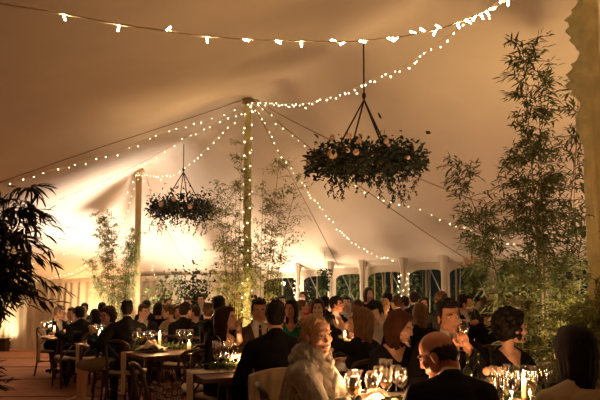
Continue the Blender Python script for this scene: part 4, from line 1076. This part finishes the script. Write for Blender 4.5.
PEOPLE = []
def person(label, head, hpx, face, body=None, sex='m', hair=('short', 'darkbrown'), outfit=('suit', 'black'), pitch=0, roll=0, lean=8, slean=0, hands=None, hl=.28, near=False, smile=0,
           skin='fair', stand=False, chairdir=None, has_chair=True, d=None, specs=False, hcurl=.45, hdir=None, scarf=False, stubble=False, legs=None, z=None):
    """head: pixel of the head centre; hpx: head height in pixels (crown to chin)"""
    rr = random.Random(len(PEOPLE)+100)
    if body is None: body = face
    hh = .236 if sex == 'm' else .228
    if d is None: d = F*(hh+.012)/hpx
    Hc = P(head[0], head[1], d)
    if z is not None: Hc.z = z
    sc = 1.0 if sex == 'm' else .94
    vb = .011 if near else .016; vc = .009 if near else .013; vh = .0042 if near else .007; vhair = .0055 if near else .009
    Rb = Matrix.Rotation(-R(body), 3, 'Z'); Rt = Rb @ Matrix.Rotation(-R(lean), 3, 'X') @ Matrix.Rotation(R(slean), 3, 'Y')
    Rh = Matrix.Rotation(-R(face), 3, 'Z') @ Matrix.Rotation(R(pitch), 3, 'X') @ Matrix.Rotation(R(roll), 3, 'Y')
    neck_t = Vector((0, -.012, .525*sc)); hoff = Rt @ (neck_t+Vector((0, .015, .065)))+Rh @ Vector((0, .022, .095))
    tlen = 1.0
    Hp = Hc-hoff; want = .53 if not stand else .93
    # lengthen or shorten the seated trunk a little so that the hips rest on the seat
    k = (Hc.z-want-(Rh @ Vector((0, .022, .095))).z)/max(.2, (hoff-(Rh @ Vector((0, .022, .095)))).z); k = min(1.22, max(.84, k))
    Rt_s = k
    hoff = Rt @ (neck_t*k+Vector((0, .015, .065)))+Rh @ Vector((0, .022, .095)); Hp = Hc-hoff
    base = Vector((Hp.x, Hp.y, 0)); hip = Vector((0, 0, Hp.z)); Hr = Hc-base
    T = lambda x, y, zz: hip+Rt @ Vector((x*sc, y*sc, zz*sc*k))
    t = thing('person', label, 'person', base)
    PEOPLE.append((label, round(Hp.x, 2), round(Hp.y, 2), round(Hp.z, 2), round(k, 2)))
    bw = lambda x, y, zz: Rb @ Vector((x, y, 0))+Vector((0, 0, zz))     # body frame, heights from the floor
    # arms
    arms = []
    hd = dict(L=(-.17, .40, .82), R=(.17, .40, .82)) if not stand else dict(L=(-.28, .08, .78), R=(.28, .08, .78))
    if hands: hd.update(hands)
    for s, key in ((-1, 'L'), (1, 'R')):
        S = T(s*.180, .0, .452); tg = hd[key]; Wt = tg(base, Hc)-base if callable(tg) else bw(*tg)
        pole = Rt @ Vector((s*.55, -.35, -.8)); El, Wr = ik(S, Wt, .285*sc, .25*sc, pole); arms.append((s, S, El, Wr))
    fem = sex == 'f'
    def torso(i, shrink=1.0):
        E = lambda c, r: ellipsoid(T(*c), ((r[0]*sc+i)*shrink, r[1]*sc+i, r[2]*sc+i), Rt, 16)
        pr = [E((0, -.01, .03), (.165 if fem else .155, .115, .11)), E((0, .0, .17), (.125 if fem else .14, .095, .13)), E((0, .005, .33), (.142 if fem else .162, .108, .155)),
              capsule(T(-.135, -.005, .448), (.056 if fem else .066)*sc+i, T(.135, -.005, .448), (.056 if fem else .066)*sc+i), E((0, -.015, .44), (.10, .085, .08))]
        for s in (-1, 1):
            pr.append(capsule(T(s*.02, -.02, .52), .040*sc+i, T(s*.13, -.01, .465), .046*sc+i))
            if fem: pr.append(E((s*.062, .085, .325), (.056, .048, .055)))
        return pr
    def armp(i, upto=1.0):
        pr = []
        for s, S, El, Wr in arms:
            pr.append(capsule(S, (.052 if not fem else .042)*sc+i, El, (.040 if not fem else .034)*sc+i)); E2 = El.lerp(Wr, upto); pr.append(capsule(El, (.040 if not fem else .034)*sc+i, E2, (.030 if not fem else .024)*sc+i*.8))
        return pr
    feet = []
    def legp(i, part='both'):
        pr = []
        for s in (-1, 1):
            h0 = hip+Rb @ Vector((s*.085, .02, -.02))
            if stand: kn = hip*.52+Rb @ Vector((s*.09, .03, 0)); an = Rb @ Vector((s*.09, -.02, .08)); kd = Rb
            else:
                ld = R(legs[0]) if legs else 0.0; kd = Rb @ Matrix.Rotation(-ld, 3, 'Z')
                kn = h0+kd @ Vector((s*.03, .42*sc, 0)); kn.z = min(.52, max(.46, hip.z-.03)); an = kn+kd @ Vector((0, (legs[1] if legs else -.06), 0)); an.z = .08
            if part != 'shin': pr.append(capsule(h0, .088*sc+i, kn, .058*sc+i))
            if part != 'thigh': pr.append(capsule(kn, .055*sc+i, an, .036*sc+i))
            if not i: feet.append((an, kd)); pr.append(capsule(an, .032, an+kd @ Vector((0, .13, -.045)), .026))
        return pr
    nb = Hr-Rh @ Vector((0, .035, .085))
    neck = [capsule(T(0, -.012, .49), .062 if not fem else .05, nb+Vector((0, 0, .02)), .054 if not fem else .046), capsule(nb, .050 if not fem else .043, Hr+Rh @ Vector((0, -.02, -.04)), .050 if not fem else .042)]
    V, Fc = remesh(torso(0)+armp(0)+legp(0)+neck, vb, 3); mi = [0]*len(Fc); Vs = [V]; n = len(V); Fs = list(Fc)
    hV, hF, hM = head_mesh(sex, smile, vh); Vs.append(xf(hV, Rh, Hr)); Fs += [tuple(i+n for i in f) for f in hF]; mi += list(hM); n += len(hV)
    for s, S, El, Wr in arms:
        fd = (Wr-El).normalized(); c = hcurl if not isinstance(hcurl, dict) else hcurl.get(s, .45)
        up = Vector((0, 0, 1))
        if hdir and s in hdir: fd = (Rb @ Vector(hdir[s][0])).normalized(); up = Rb @ Vector(hdir[s][1])
        sd = fd.cross(up); sd = sd.normalized() if sd.length > .05 else fd.cross(Rb @ Vector((0, 1, 0))).normalized(); up = sd.cross(fd)
        M = Matrix((sd, fd, up)).transposed(); aV, aF = hand_mesh(s, c, .0038 if near else .0065)
        Vs.append(xf(aV*sc, M, Wr)); Fs += [tuple(i+n for i in f) for f in aF]; mi += [0]*len(aF); n += len(aV)
    hm = hairm(hair[1])
    mesh_obj('body', np.vstack(Vs), Fs, parent=t, mats=[SKIN[skin], M_LIP[sex], hm, M_EYE, M_IRIS, M_TEETH], mi=mi)
    # hair
    down = (Rh.transposed() @ Vector((0, 0, -1)))
    hp = hair_build(hair[0], sex, vhair, rr, down, hair[2] if len(hair) > 2 else hl)
    if hair[0] == 'bald': hV_, hF_ = remesh(hp, vhair, 1)
    else: hV_, hF_ = remesh(hp, vhair, 1)
    mesh_obj('hair', xf(hV_, Rh, Hr), hF_, hm, t)
    if specs:
        g = G()
        for sx in (-1, 1): g.tube([(sx*.031+.023*math.cos(a), .098, .004+.017*math.sin(a)) for a in [2*PI*q/16 for q in range(17)]], .0017, 5)
        g.tube([(-.008, .1, .008), (.008, .1, .008)], .0017, 5); g.tube([(.054, .097, .008), (.078, .0, .008)], .0015, 5); g.tube([(-.054, .097, .008), (-.078, .0, .008)], .0015, 5)
        g.V = [tuple(Hr+Rh @ Vector(v)) for v in g.V]; g.build('spectacles', M_BLACK, t)
    # clothes
    inv = Rt.transposed(); hipn = np.array(hip)
    def local(Vv): return ((Vv-hipn) @ npm(inv).T)/np.array([sc, sc, sc*k])
    kind, colr = outfit[0], outfit[1]; wr = lambda v, f, a=.006, s_=7: cloth_wrinkle(v, f, a, s_, len(PEOPLE)) 
    def cut(v, f, test):
        l = local(v); cen = np.array([l[list(q)].mean(0) for q in f]); keep = ~test(cen); return dropunused(v, [q for q, kk in zip(f, keep) if kk])
    if kind in ('suit', 'jacket'):
        v, f = remesh(torso(.020)+armp(.017, .93)+[capsule(T(0, -.035, .49), .070, T(0, -.030, .545), .066)], vc, 3); v = wr(v, f)
        v, f = cut(v, f, lambda c: ((c[:, 1] > 0) & (c[:, 2] > .27) & (np.abs(c[:, 0]) < (c[:, 2]-.27)*.33)) | ((c[:, 2] > .585)) | ((c[:, 2] > .54) & (c[:, 1] > .02)))
        jk = mesh_obj('jacket', v, f, clothm(colr), t)
        shirtc = outfit[2] if len(outfit) > 2 else 'white'
        v2, f2 = remesh(torso(.008)+[capsule(T(0, -.01, .50), .066 if not fem else .055, T(0, -.012, .575), .061 if not fem else .05)], vc, 2)
        v2, f2 = cut(v2, f2, lambda c: (c[:, 2] > .605-.5*np.maximum(0, c[:, 1])) | (c[:, 2] < .2)); mesh_obj('shirt', v2, f2, clothm(shirtc, .1), t)
        if near or hpx > 13:
            bv = BVHTree.FromPolygons([tuple(q) for q in v], [tuple(q) for q in f])
            for s in (-1, 1):
                Vl = []; rows = 10
                for r_ in range(rows+1):
                    zz = .265+.275*r_/rows; xin = (zz-.265)*.32*s; wdt = .045*math.sin(PI*min(1, .15+.75*r_/rows))+.012
                    for xx in (xin, xin+s*wdt*.5, xin+s*wdt):
                        o_ = T(xx, .4, zz); dr = (Rt @ Vector((0, -1, 0))); hit = bv.ray_cast(o_, dr)
                        pnt = hit[0] if hit[0] is not None and (hit[0]-T(xx, 0, zz)).dot(dr) < .0 else T(xx, .07, zz); Vl.append(pnt-dr*.006)
                Fl = [(r_*3+c, (r_+1)*3+c, (r_+1)*3+c+1, r_*3+c+1) for r_ in range(rows) for c in range(2)]
                lo = mesh_obj('lapel', Vl, Fl, clothm(colr), t); md = lo.modifiers.new('t', 'SOLIDIFY'); md.thickness = .004
        if len(outfit) > 3:
            g = G(); fr = lambda x, zz: T(x, .118+.035*math.sin(max(0, min(1, (.50-zz)/.25))*PI*.5)+(.0 if zz < .5 else -.03), zz)
            g.tube([fr(0, .545), fr(0, .515)], [.015, .011], 8); pts = [fr(0, .51), fr(0, .42), fr(0, .33), fr(0, .25)]
            for q in range(3):
                a_, b_ = pts[q], pts[q+1]; wa, wb = .014+.006*q, .020+.006*q; rx = Rt @ Vector((1, 0, 0)); fo = Rt @ Vector((0, .004, 0))
                g.add([a_-rx*wa-fo, a_+rx*wa-fo, b_+rx*wb-fo, b_-rx*wb-fo, a_-rx*wa+fo, a_+rx*wa+fo, b_+rx*wb+fo, b_-rx*wb+fo], [(0, 1, 2, 3), (7, 6, 5, 4), (0, 4, 5, 1), (1, 5, 6, 2), (2, 6, 7, 3), (3, 7, 4, 0)])
            g.build('tie', clothm(outfit[3], .1), t, False)
        lowc = outfit[4] if len(outfit) > 4 else (colr if colr != 'cream' else 'black')
    else:
        sl = {'dress': .9, 'sleeveless': 0, 'top': .93, 'shirt': .93}[kind]; pr = torso(.012 if kind != 'shirt' else .016)
        if sl: pr += armp(.011, sl)
        v, f = remesh(pr, vc, 3); v = wr(v, f, .005)
        sq = .075 if kind in ('dress', 'sleeveless') else .06
        v, f = cut(v, f, lambda c: ((c[:, 2] > .50) & (np.abs(c[:, 0]) < sq)) | ((c[:, 1] > 0) & (c[:, 2] > .42) & (np.abs(c[:, 0]) < .02+(c[:, 2]-.42)*.9)) if kind != 'shirt' else (c[:, 2] > .56))
        mesh_obj('dress' if kind in ('dress', 'sleeveless') else kind, v, f, clothm(colr), t)
        lowc = outfit[2] if len(outfit) > 2 else colr
    low = [ellipsoid(T(0, -.01, .03), (.175*sc, .13*sc, .12*sc), Rt, 14)]
    if sex == 'f':
        low += legp(.014, 'thigh')+[capsule(hip+Rb @ Vector((0, .05, 0)), .10, hip+Rb @ Vector((0, .25, -.01)), .085)]; v, f = remesh(low, .018, 3)
        mesh_obj('skirt', v, f, clothm(lowc), t)
    else:
        v, f = remesh(low+legp(.013), .018, 2); mesh_obj('trousers', v, f, clothm(lowc), t)
    for an, kd in feet[:2]:
        g = G(); V_, F_ = capsule(an+Vector((0, 0, -.035)), .036, an+kd @ Vector((0, .16, -.048)), .030); g.add([Vector((q[0], q[1], max(.004, q[2]))) for q in V_], F_)
        g.build('shoe', mat('shoe_leather', (.02, .015, .012), .35) if sex == 'm' or not legs else mat('pale_shoe', (.55, .45, .36), .5), t)
    if stand: pass
    elif has_chair:
        cd = body if chairdir is None else chairdir
        c0 = base-Vector((math.sin(R(cd)), math.cos(R(cd)), 0))*(-.03)
        chair(c0.x, c0.y, cd, 'cross back wooden chair under the '+label.split(' in the photo')[0] if len(label.split()) < 9 else 'chair of '+label)
    if scarf: t['scarf'] = 0; build_scarf(t, T, Rt, Hr, nb, arms, hip)
    return t
def build_scarf(t, T, Rt, Hr, nb, arms, hip):
    rr = random.Random(5); pr = []
    ctr = T(0, .0, .53).lerp(nb, .75)+Vector((0, 0, .005))
    for q, (ra, rb, dz, tilt, r) in enumerate([(.072, .070, .012, .03, .022), (.090, .092, -.012, .055, .028), (.108, .112, -.045, .085, .032), (.118, .130, -.085, .11, .030), (.125, .145, -.12, .12, .028)]):
        pts = []
        for k in range(21):
            a = 2*PI*k/20; x = ra*math.cos(a); y = rb*math.sin(a)+.01; zz = dz-tilt*max(-.4, math.sin(a))**1+.010*math.sin(a*3+q*2)
            pts.append(ctr+Rt @ Vector((x, y, zz)))
        for k in range(20): pr.append(capsule(pts[k], r*(1+.12*math.sin(k*1.3+q)), pts[k+1], r*(1+.12*math.sin((k+1)*1.3+q)), 8))
    # hanging end in front
    for q in range(4):
        x0 = -.05+.022*q; p = [T(x0, .15, .46), T(x0+.01, .175, .36), T(x0+.0, .17, .24), T(x0-.01, .17, .12)]
        for a_, b_ in zip(p, p[1:]): pr.append(capsule(a_, .020, b_, .020, 7))
    v, f = remesh(pr, .006, 3, .5); v = cloth_wrinkle(v, f, .010, 24, 3)
    mesh_obj('scarf', v, f, mat('grey_wool', (.34, .32, .275), .95, var=.12, vscale=30, bump=.5, bscale=70, sheen=.4), t)
    # shawl round the shoulders and upper arms
    pr = [capsule(T(-.15, -.01, .445), .092, T(.15, -.01, .445), .092), capsule(T(0, -.03, .40), .14, T(0, -.03, .10), .15), capsule(T(-.02, -.02, .52), .06, T(.02, -.02, .52), .06)]
    for s, S, El, Wr in arms: pr += [capsule(S, .078, El, .072), capsule(El, .068, El.lerp(Wr, .55), .060), capsule(El, .075, El+Vector((0, 0, -.16)), .05)]
    for s in (-1, 1): pr += [capsule(T(s*.13, .06, .44), .06, T(s*.12, .10, .16), .07)]
    v, f = remesh(pr, .009, 4, .5)
    me = v.copy(); l = (v-np.array(hip)) @ npm(Rt.transposed()).T
    # long folds running down from the shoulder
    v = cloth_wrinkle(v, f, .008, 12, 8)
    ph = np.arctan2(l[:, 1], l[:, 0]); off = .007*np.sin(ph*17+l[:, 2]*9)*np.clip((.50-l[:, 2])*4, 0, 1); v = v+np.stack([np.cos(ph), np.sin(ph), 0*ph], 1)@npm(Rt).T*off[:, None]
    mesh_obj('shawl', v, f, MATS['grey_wool'], t)

W_ = lambda px, py, d: (lambda base, Hc: P(px, py, d))
# --- foreground
person('smiling blonde woman wrapped in a grey scarf at the nearest table', (318, 335), 42, 150, 112, 'f', ('updo', 'blonde'), ('top', 'black'), pitch=-3, roll=8, lean=12, near=True, smile=1, scarf=True, d=3.42,
       hands=dict(L=(-.12, .42, .83), R=(.10, .42, .83)), chairdir=80)
person('balding man in dark suit with his back turned at nearest table', (436, 355), 45, -62, -8, 'm', ('bald', 'darkbrown'), ('suit', 'black'), pitch=-26, lean=20, near=True, skin='ruddy', d=3.0, hands=dict(L=(-.10, .42, .84), R=(.2, .40, .84)))
person('woman with long straight dark hair and cream top at right edge', (573, 351), 46, -12, -5, 'f', ('long', 'black', .30), ('top', 'cream'), pitch=-4, lean=10, near=True, d=2.75)
person('dark haired man in dark suit and white shirt holding a glass', (449, 317), 33, 168, 185, 'm', ('quiff', 'black'), ('suit', 'black', 'white', 'tie'), pitch=-3, roll=4, lean=8, near=True, skin='tan', d=4.05,
       hands=dict(L=W_(466, 345, 3.72), R=(.17, .38, .85)), hdir={-1: ((.5, .15, .85), (0, -1, .2))}, hcurl={-1: .9, 1: .5})
person('woman with auburn bob looking down right of the carafe', (401, 327), 34, 118, 150, 'f', ('bob', 'auburn', .15), ('top', 'black'), pitch=-18, lean=12, near=True, d=4.4)
person('dark curly haired woman in profile behind right candle', (513, 327), 33, 80, 150, 'f', ('curly', 'black'), ('top', 'black'), pitch=-4, lean=8, near=True, d=4.0, hands=dict(R=W_(486, 372, 3.6)))
person('laughing woman with long dark hair raising hand to her face', (227, 319), 26, 104, 135, 'f', ('mediumlong', 'darkbrown', .20), ('dress', 'black'), pitch=6, lean=10, near=True, smile=1, d=5.45,
       hands=dict(L=W_(239, 331, 5.12), R=(.1, .3, .85)), hdir={-1: ((.05, -.1, 1), (.6, -1, 0))}, hcurl={-1: .55, 1: .4})
person('man in brown suit and dark tie facing the camera', (259, 311), 26, 168, 165, 'm', ('short', 'black'), ('suit', 'brown', 'white', 'tie'), near=True, lean=4, skin='tan', d=5.75, pitch=-3)
person('man in black suit seen from behind left of blonde woman', (275, 317), 26, -8, -12, 'm', ('short', 'black'), ('suit', 'black'), near=True, lean=12, d=4.45)
person('woman with long dark blonde hair in profile leaning on hand', (359, 321), 26, -72, -40, 'f', ('long', 'darkblonde', .24), ('top', 'black'), near=True, lean=6, d=5.0, hands=dict(L=W_(341, 331, 4.95)), hdir={-1: ((0, -.1, 1), (1, 0, 0))}, pitch=8)
person('black haired man with head bowed behind the dark blonde woman', (375, 314), 24, 215, 200, 'm', ('quiff', 'black'), ('suit', 'black'), near=True, lean=14, d=5.7, pitch=-20)
# --- middle left, second table
person('woman in teal with brown curls and glasses at the aisle', (107, 316), 17, 205, 235, 'f', ('curly', 'brown'), ('dress', 'teal', 'beige'), specs=True, near=True, lean=10, d=7.75, legs=(0, .02), chairdir=235, hands=dict(L=(-.05, .3, .95), R=(.05, .3, .95)))
person('broad backed man in dark suit with arm stretched left', (127, 310), 15, -20, -25, 'm', ('short', 'black'), ('suit', 'black'), near=True, lean=14, d=7.45, hands=dict(L=(-.45, .25, .85)), chairdir=20)
person('short grey brown haired man looking right behind broad back', (144, 312), 16, 125, 150, 'm', ('short', 'brown'), ('suit', 'charcoal'), near=True, lean=8, d=9.3, pitch=-5)
person('woman with short dark blonde hair looking down left', (167, 312), 15, -110, 215, 'f', ('swept', 'darkblonde'), ('top', 'cream'), near=True, lean=12, d=9.75, pitch=-15)
person('dark haired man in dark jacket turned from camera left of white candle', (186, 311), 15, 30, 20, 'm', ('short', 'darkbrown'), ('suit', 'black'), lean=12, d=8.35, near=True)
person('man with reddish face in profile right of that dark jacket', (194, 313), 14, -80, 200, 'm', ('short', 'brown'), ('suit', 'charcoal'), lean=4, d=9.95)
person('man with short brown hair and ear seen from behind', (208, 312), 16, -15, 5, 'm', ('short', 'brown'), ('suit', 'navy'), lean=8, d=8.1)
person('dark tousled haired guest behind the laughing woman', (219, 307), 17, 0, 20, 'm', ('wavyshort', 'black'), ('suit', 'black'), lean=4, d=6.7)
# --- far left table
person('grey haired man in dark suit in profile at furthest left table', (60, 313), 14, 88, 110, 'm', ('short', 'grey'), ('suit', 'black', 'white'), lean=10, d=10.35, specs=True, near=True, pitch=-12)
person('dark haired man leaning far left with broad dark back', (79, 314), 13, -40, -50, 'm', ('short', 'black'), ('suit', 'black'), lean=24, d=9.15, hands=dict(L=(-.4, .2, .85)))
person('brown haired guest tucked behind the leaning broad back', (71, 314), 12, 200, 200, 'm', ('short', 'brown'), ('suit', 'black'), lean=5, d=11.2)
person('man facing camera with hands clasped before the glowing lining', (84, 309), 10, 185, 185, 'm', ('short', 'darkbrown'), ('suit', 'charcoal'), lean=2, d=12.0, hands=dict(L=(-.03, .25, 1.05), R=(.03, .25, 1.05)))
person('dark haired guest from behind left of the woman in teal', (96, 316), 12, 10, 10, 'f', ('bob', 'black', .1), ('dress', 'teal', 'black'), lean=5, d=9.75)
person('dark haired guest further back above the woman in teal', (102, 309), 12, -20, -20, 'm', ('short', 'black'), ('suit', 'black'), lean=3, d=11.0)
# --- behind, left middle
person('guest with dark bob between grey brown man and blonde woman', (158, 309), 14, -25, -20, 'f', ('bob', 'black', .08), ('top', 'black'), lean=5, d=10.2)
person('brown haired woman behind the short blonde woman', (178, 312), 13, 170, 170, 'f', ('mediumlong', 'brown', .14), ('top', 'brown'), lean=5, d=10.6)
person('dark haired man standing small near the eucalyptus', (188, 303), 9, 180, 180, 'm', ('short', 'darkbrown'), ('suit', 'charcoal'), d=12.3, lean=2)
person('dark haired man at back between shrub and middle pole', (201, 300), 10, 190, 190, 'm', ('short', 'black'), ('suit', 'black'), d=12.7, lean=2)
person('guest with brown hair low behind the tall candle', (168, 304), 10, 150, 150, 'f', ('swept', 'brown'), ('top', 'beige'), d=12.0, lean=3, )
person('dark haired guest in front of back wall right of candle', (147, 306), 11, 10, 10, 'm', ('short', 'black'), ('suit', 'navy'), d=11.8, lean=5)
person('dark haired man in white shirt by the bamboo canes', (238, 298), 10, 170, 170, 'm', ('short', 'black'), ('suit', 'black'), d=12.3, lean=2, stand=False)
person('dark brown haired woman just left of the middle pole', (235, 309), 14, 60, 60, 'f', ('bob', 'darkbrown', .08), ('dress', 'black'), d=9.6, lean=5)
person('dark haired guest directly behind man in brown suit', (253, 301), 12, 200, 200, 'm', ('short', 'black'), ('suit', 'black'), d=11.3, lean=2)
# --- centre
person('dark haired woman in green looking left at centre', (291, 309), 19, 205, 200, 'f', ('mediumlong', 'black', .16), ('dress', 'green'), d=7.15, lean=5, near=True, pitch=-4, skin='ruddy')
person('long dark haired woman facing camera behind the blonde woman', (318, 309), 19, 188, 185, 'f', ('long', 'darkbrown', .2), ('dress', 'black'), d=6.75, lean=5, near=True)
person('pale blonde guest small between green and black dresses', (303, 307), 13, 90, 90, 'f', ('swept', 'darkblonde'), ('top', 'cream'), d=9.6, lean=5)
person('dark haired guest at the foot of first window', (282, 302), 12, 170, 170, 'm', ('short', 'black'), ('suit', 'black'), d=11.2, lean=3)
person('dark brown haired guest under the second window', (303, 297), 11, 200, 200, 'f', ('bob', 'darkbrown', .08), ('dress', 'red'), d=12.0, lean=3, z=1.44)
person('fair haired guest left under the first window', (269, 301), 10, 180, 180, 'f', ('swept', 'darkblonde'), ('top', 'beige'), d=12.2, lean=3)
person('big dark haired guest turned away behind the young man', (325, 301), 15, 10, 10, 'm', ('short', 'black'), ('suit', 'black'), d=9.15, lean=3, z=1.33)
person('young man in black jacket and white shirt in profile', (337, 305), 15, 110, 140, 'm', ('quiff', 'black'), ('suit', 'black', 'white'), d=8.4, lean=3, near=True, skin='ruddy')
person('small young man in pale shirt under the third window', (347, 303), 12, 190, 190, 'm', ('short', 'black'), ('shirt', 'white', 'black'), d=10.8, lean=3)
person('auburn haired guest from behind near third window', (357, 308), 15, -10, -10, 'f', ('bob', 'auburn', .08), ('top', 'brown'), d=8.3, lean=5)
person('standing woman with brown hair in front of the third window', (369, 294), 13, 160, 170, 'f', ('mediumlong', 'brown', .12), ('dress', 'black'), d=10.4, stand=True, lean=1)
person('dark haired man seen above black haired man with bowed head', (387, 299), 12, -20, 0, 'm', ('short', 'black'), ('suit', 'navy'), d=10.0, lean=3)
person('pale haired guest behind the black haired bowed man', (385, 306), 13, 20, 20, 'f', ('swept', 'blonde'), ('top', 'cream'), d=8.9, lean=5)
person('brown haired guest under the fourth window from behind', (396, 303), 12, -30, -30, 'm', ('short', 'brown'), ('suit', 'black'), d=9.3, lean=3)
person('red faced guest in profile right of the fourth window guest', (403, 303), 10, -80, -70, 'm', ('short', 'brown'), ('suit', 'black'), d=10.4, lean=3, skin='ruddy')
person('dark haired man from behind by the wound curtain column', (414, 298), 13, 5, 0, 'm', ('short', 'darkbrown'), ('suit', 'black'), d=9.6, lean=2, z=1.40)
person('pale faced woman small under the fifth window', (424, 304), 11, 190, 190, 'f', ('bob', 'brown', .08), ('dress', 'black'), d=9.9, lean=3)
person('long blonde haired woman from behind by the dark haired man', (419, 313), 20, -15, -15, 'f', ('long', 'darkblonde', .2), ('top', 'black'), d=6.9, lean=6, near=True)
person('guest with frizzy fair curls under the fifth window', (441, 300), 13, 10, 10, 'f', ('curly', 'darkblonde'), ('dress', 'black'), d=8.9, lean=3)
person('smiling man in profile with dark suit and pale tie', (466, 304), 18, 118, 140, 'm', ('short', 'black'), ('suit', 'black', 'white', 'grey'), d=7.5, lean=4, near=True, skin='ruddy', smile=1, hands=dict(L=W_(475, 324, 7.2)), hcurl=.7)
person('dark haired guest tucked behind the smiling man', (475, 302), 13, 60, 60, 'm', ('short', 'black'), ('suit', 'black'), d=8.7, lean=3)
person('woman with brown highlighted hair from behind at right', (488, 309), 20, 15, 15, 'f', ('bob', 'brown', .06), ('top', 'black'), d=6.6, lean=6, near=True)
person('dark haired guest above the brown highlighted hair', (492, 298), 11, 180, 180, 'm', ('short', 'black'), ('suit', 'black'), d=9.55, lean=2)
person('dark haired man with pale forehead beside the big bamboo', (518, 300), 14, 175, 175, 'm', ('short', 'black'), ('suit', 'black'), d=8.2, lean=2)
person('woman with long brown hair in front of the big bamboo', (529, 310), 20, 20, 20, 'f', ('long', 'brown', .22), ('dress', 'black'), d=6.4, lean=5)
person('small dark haired guest left of pale forehead man', (509, 302), 11, 200, 200, 'm', ('short', 'darkbrown'), ('suit', 'black'), d=8.85, lean=2)
if __name__ == '__main__' and False: pass
import os
if os.environ.get('PEOPLE_DUMP'):
    for q in PEOPLE: print('PERSON', q)

# wine glass in the dark haired man's raised hand
p = P(463, 334, 3.66); g_ = glass('wine', p.x, p.y, p.z-.11, 'wine glass raised in hand of the dark haired man', None, 'white', 1.0)

# where several alike things share a label, say which one by its place in the row
_by = {}
for o in COL.objects:
    if o.parent is None and 'label' in o.keys(): _by.setdefault(o['label'], []).append(o)
_num = ['two', 'three', 'four', 'five', 'six', 'seven']
for lb, os_ in _by.items():
    if len(os_) > 1:
        os_.sort(key=lambda o: o.location.x/max(.1, o.location.y)); n = len(os_)
        words_ = {2: ['left', 'right'], 3: ['leftmost', 'middle', 'rightmost'], 4: ['leftmost', 'second', 'third', 'rightmost'], 5: ['leftmost', 'second', 'middle', 'fourth', 'rightmost']}[n]
        for o, w_ in zip(os_, words_): o['label'] = lb+', %s of %s' % (w_, _num[n-2])
# --- chairs nobody covers
chair(-1.22, 5.95, -38, 'empty cross back chair with ivory cushion in front left of laughing woman')
chair(-3.72, 9.12, -38, 'empty cross back chair pushed towards the furthest left table')
# floral bag on a chair beside the table of the laughing woman, coat over the chair back
p = onplane(196, 397, .45)
def floral():
    t = thing('floral_bag', 'floral patterned purple and cream bag by the table end', 'bag', (-1.10, 4.72, 0)); n = 24; V = []
    for j in range(13):
        z = j/12; w_ = .115*(1-.12*z)*(1+.16*math.sin(PI*z)); dp = .06*(1-.35*z)*(1+.4*math.sin(PI*z))
        for k in range(n):
            a = 2*PI*k/n; V.append((w_*math.copysign(abs(math.cos(a))**.6, math.cos(a)), dp*math.sin(a)*(1+.12*noise.noise(Vector((a*2, z*4, 1)))), .47+.24*z))
    m = bpy.data.materials.new('floral_print'); m.use_nodes = True; nt = m.node_tree; b = nt.nodes['Principled BSDF']; b.inputs['Roughness'].default_value = .8
    vo = nt.nodes.new('ShaderNodeTexVoronoi'); vo.inputs['Scale'].default_value = 26; tc = nt.nodes.new('ShaderNodeTexCoord'); nt.links.new(tc.outputs['Object'], vo.inputs['Vector'])
    cr = nt.nodes.new('ShaderNodeValToRGB'); cr.color_ramp.interpolation = 'CONSTANT'; cr.color_ramp.elements[0].color = (.22, .10, .14, 1); cr.color_ramp.elements[1].position = .32; cr.color_ramp.elements[1].color = (.42, .33, .27, 1)
    e = cr.color_ramp.elements.new(.5); e.color = (.12, .05, .08, 1); nt.links.new(vo.outputs['Distance'], cr.inputs[0]); nt.links.new(cr.outputs[0], b.inputs['Base Color'])
    mesh_obj('pouch', V, [(j*n+k, j*n+(k+1) % n, (j+1)*n+(k+1) % n, (j+1)*n+k) for j in range(12) for k in range(n)]+[tuple(range(n))[::-1]], m, t)
    g = G(); g.tube([(-.07, 0, .70), (-.06, -.02, .78), (0, -.03, .81), (.06, -.02, .78), (.07, 0, .70)], .007, 6); g.build('handle', mat('bag_handle', (.3, .18, .12), .6), t)
floral()
chair(-1.10, 4.70, 60, 'cross back chair carrying the floral patterned bag')
def coat(x, y, heading, label):
    """folded coat lying over a chair back"""
    V = []; n = 30; m_ = 26; M = Matrix.Rotation(-R(heading), 3, 'Z')
    for i in range(n+1):
        u = (i/n-.5); 
        for j in range(m_+1):
            v = j/m_; s = v*1.05-.40     # over the rail: negative inside, positive outside
            q = noise.noise(Vector((u*7, v*3, 1.0))); fold = .022*math.sin(u*30+q*5)*min(1, abs(s)*4)
            wd = .50+.08*max(0, s)
            if s < 0: yy = -.235+fold*.4+.03; z = .905+s*.9
            else: yy = -.31-.02*s*2-fold-.02*q; z = .905-s*.9
            if abs(s) < .05: z = .91; yy = -.27-s
            z -= .05*abs(u)**2*4
            V.append(M @ Vector((u*wd, yy, z)))
    o = mesh_obj('cream_coat', V, [(i*(m_+1)+j, i*(m_+1)+j+1, (i+1)*(m_+1)+j+1, (i+1)*(m_+1)+j) for i in range(n) for j in range(m_)], mat('camel_wool', (.50, .39, .25), .95, var=.08, bump=.3), loc=(x, y, 0))
    md = o.modifiers.new('t', 'SOLIDIFY'); md.thickness = .008; tag(o, label, 'coat')
q = [z for z in PEOPLE if z[0].startswith('man in black suit seen')][0]
coat(q[1], q[2]-.0, -12, 'cream coat draped over chair back of the man in black suit')
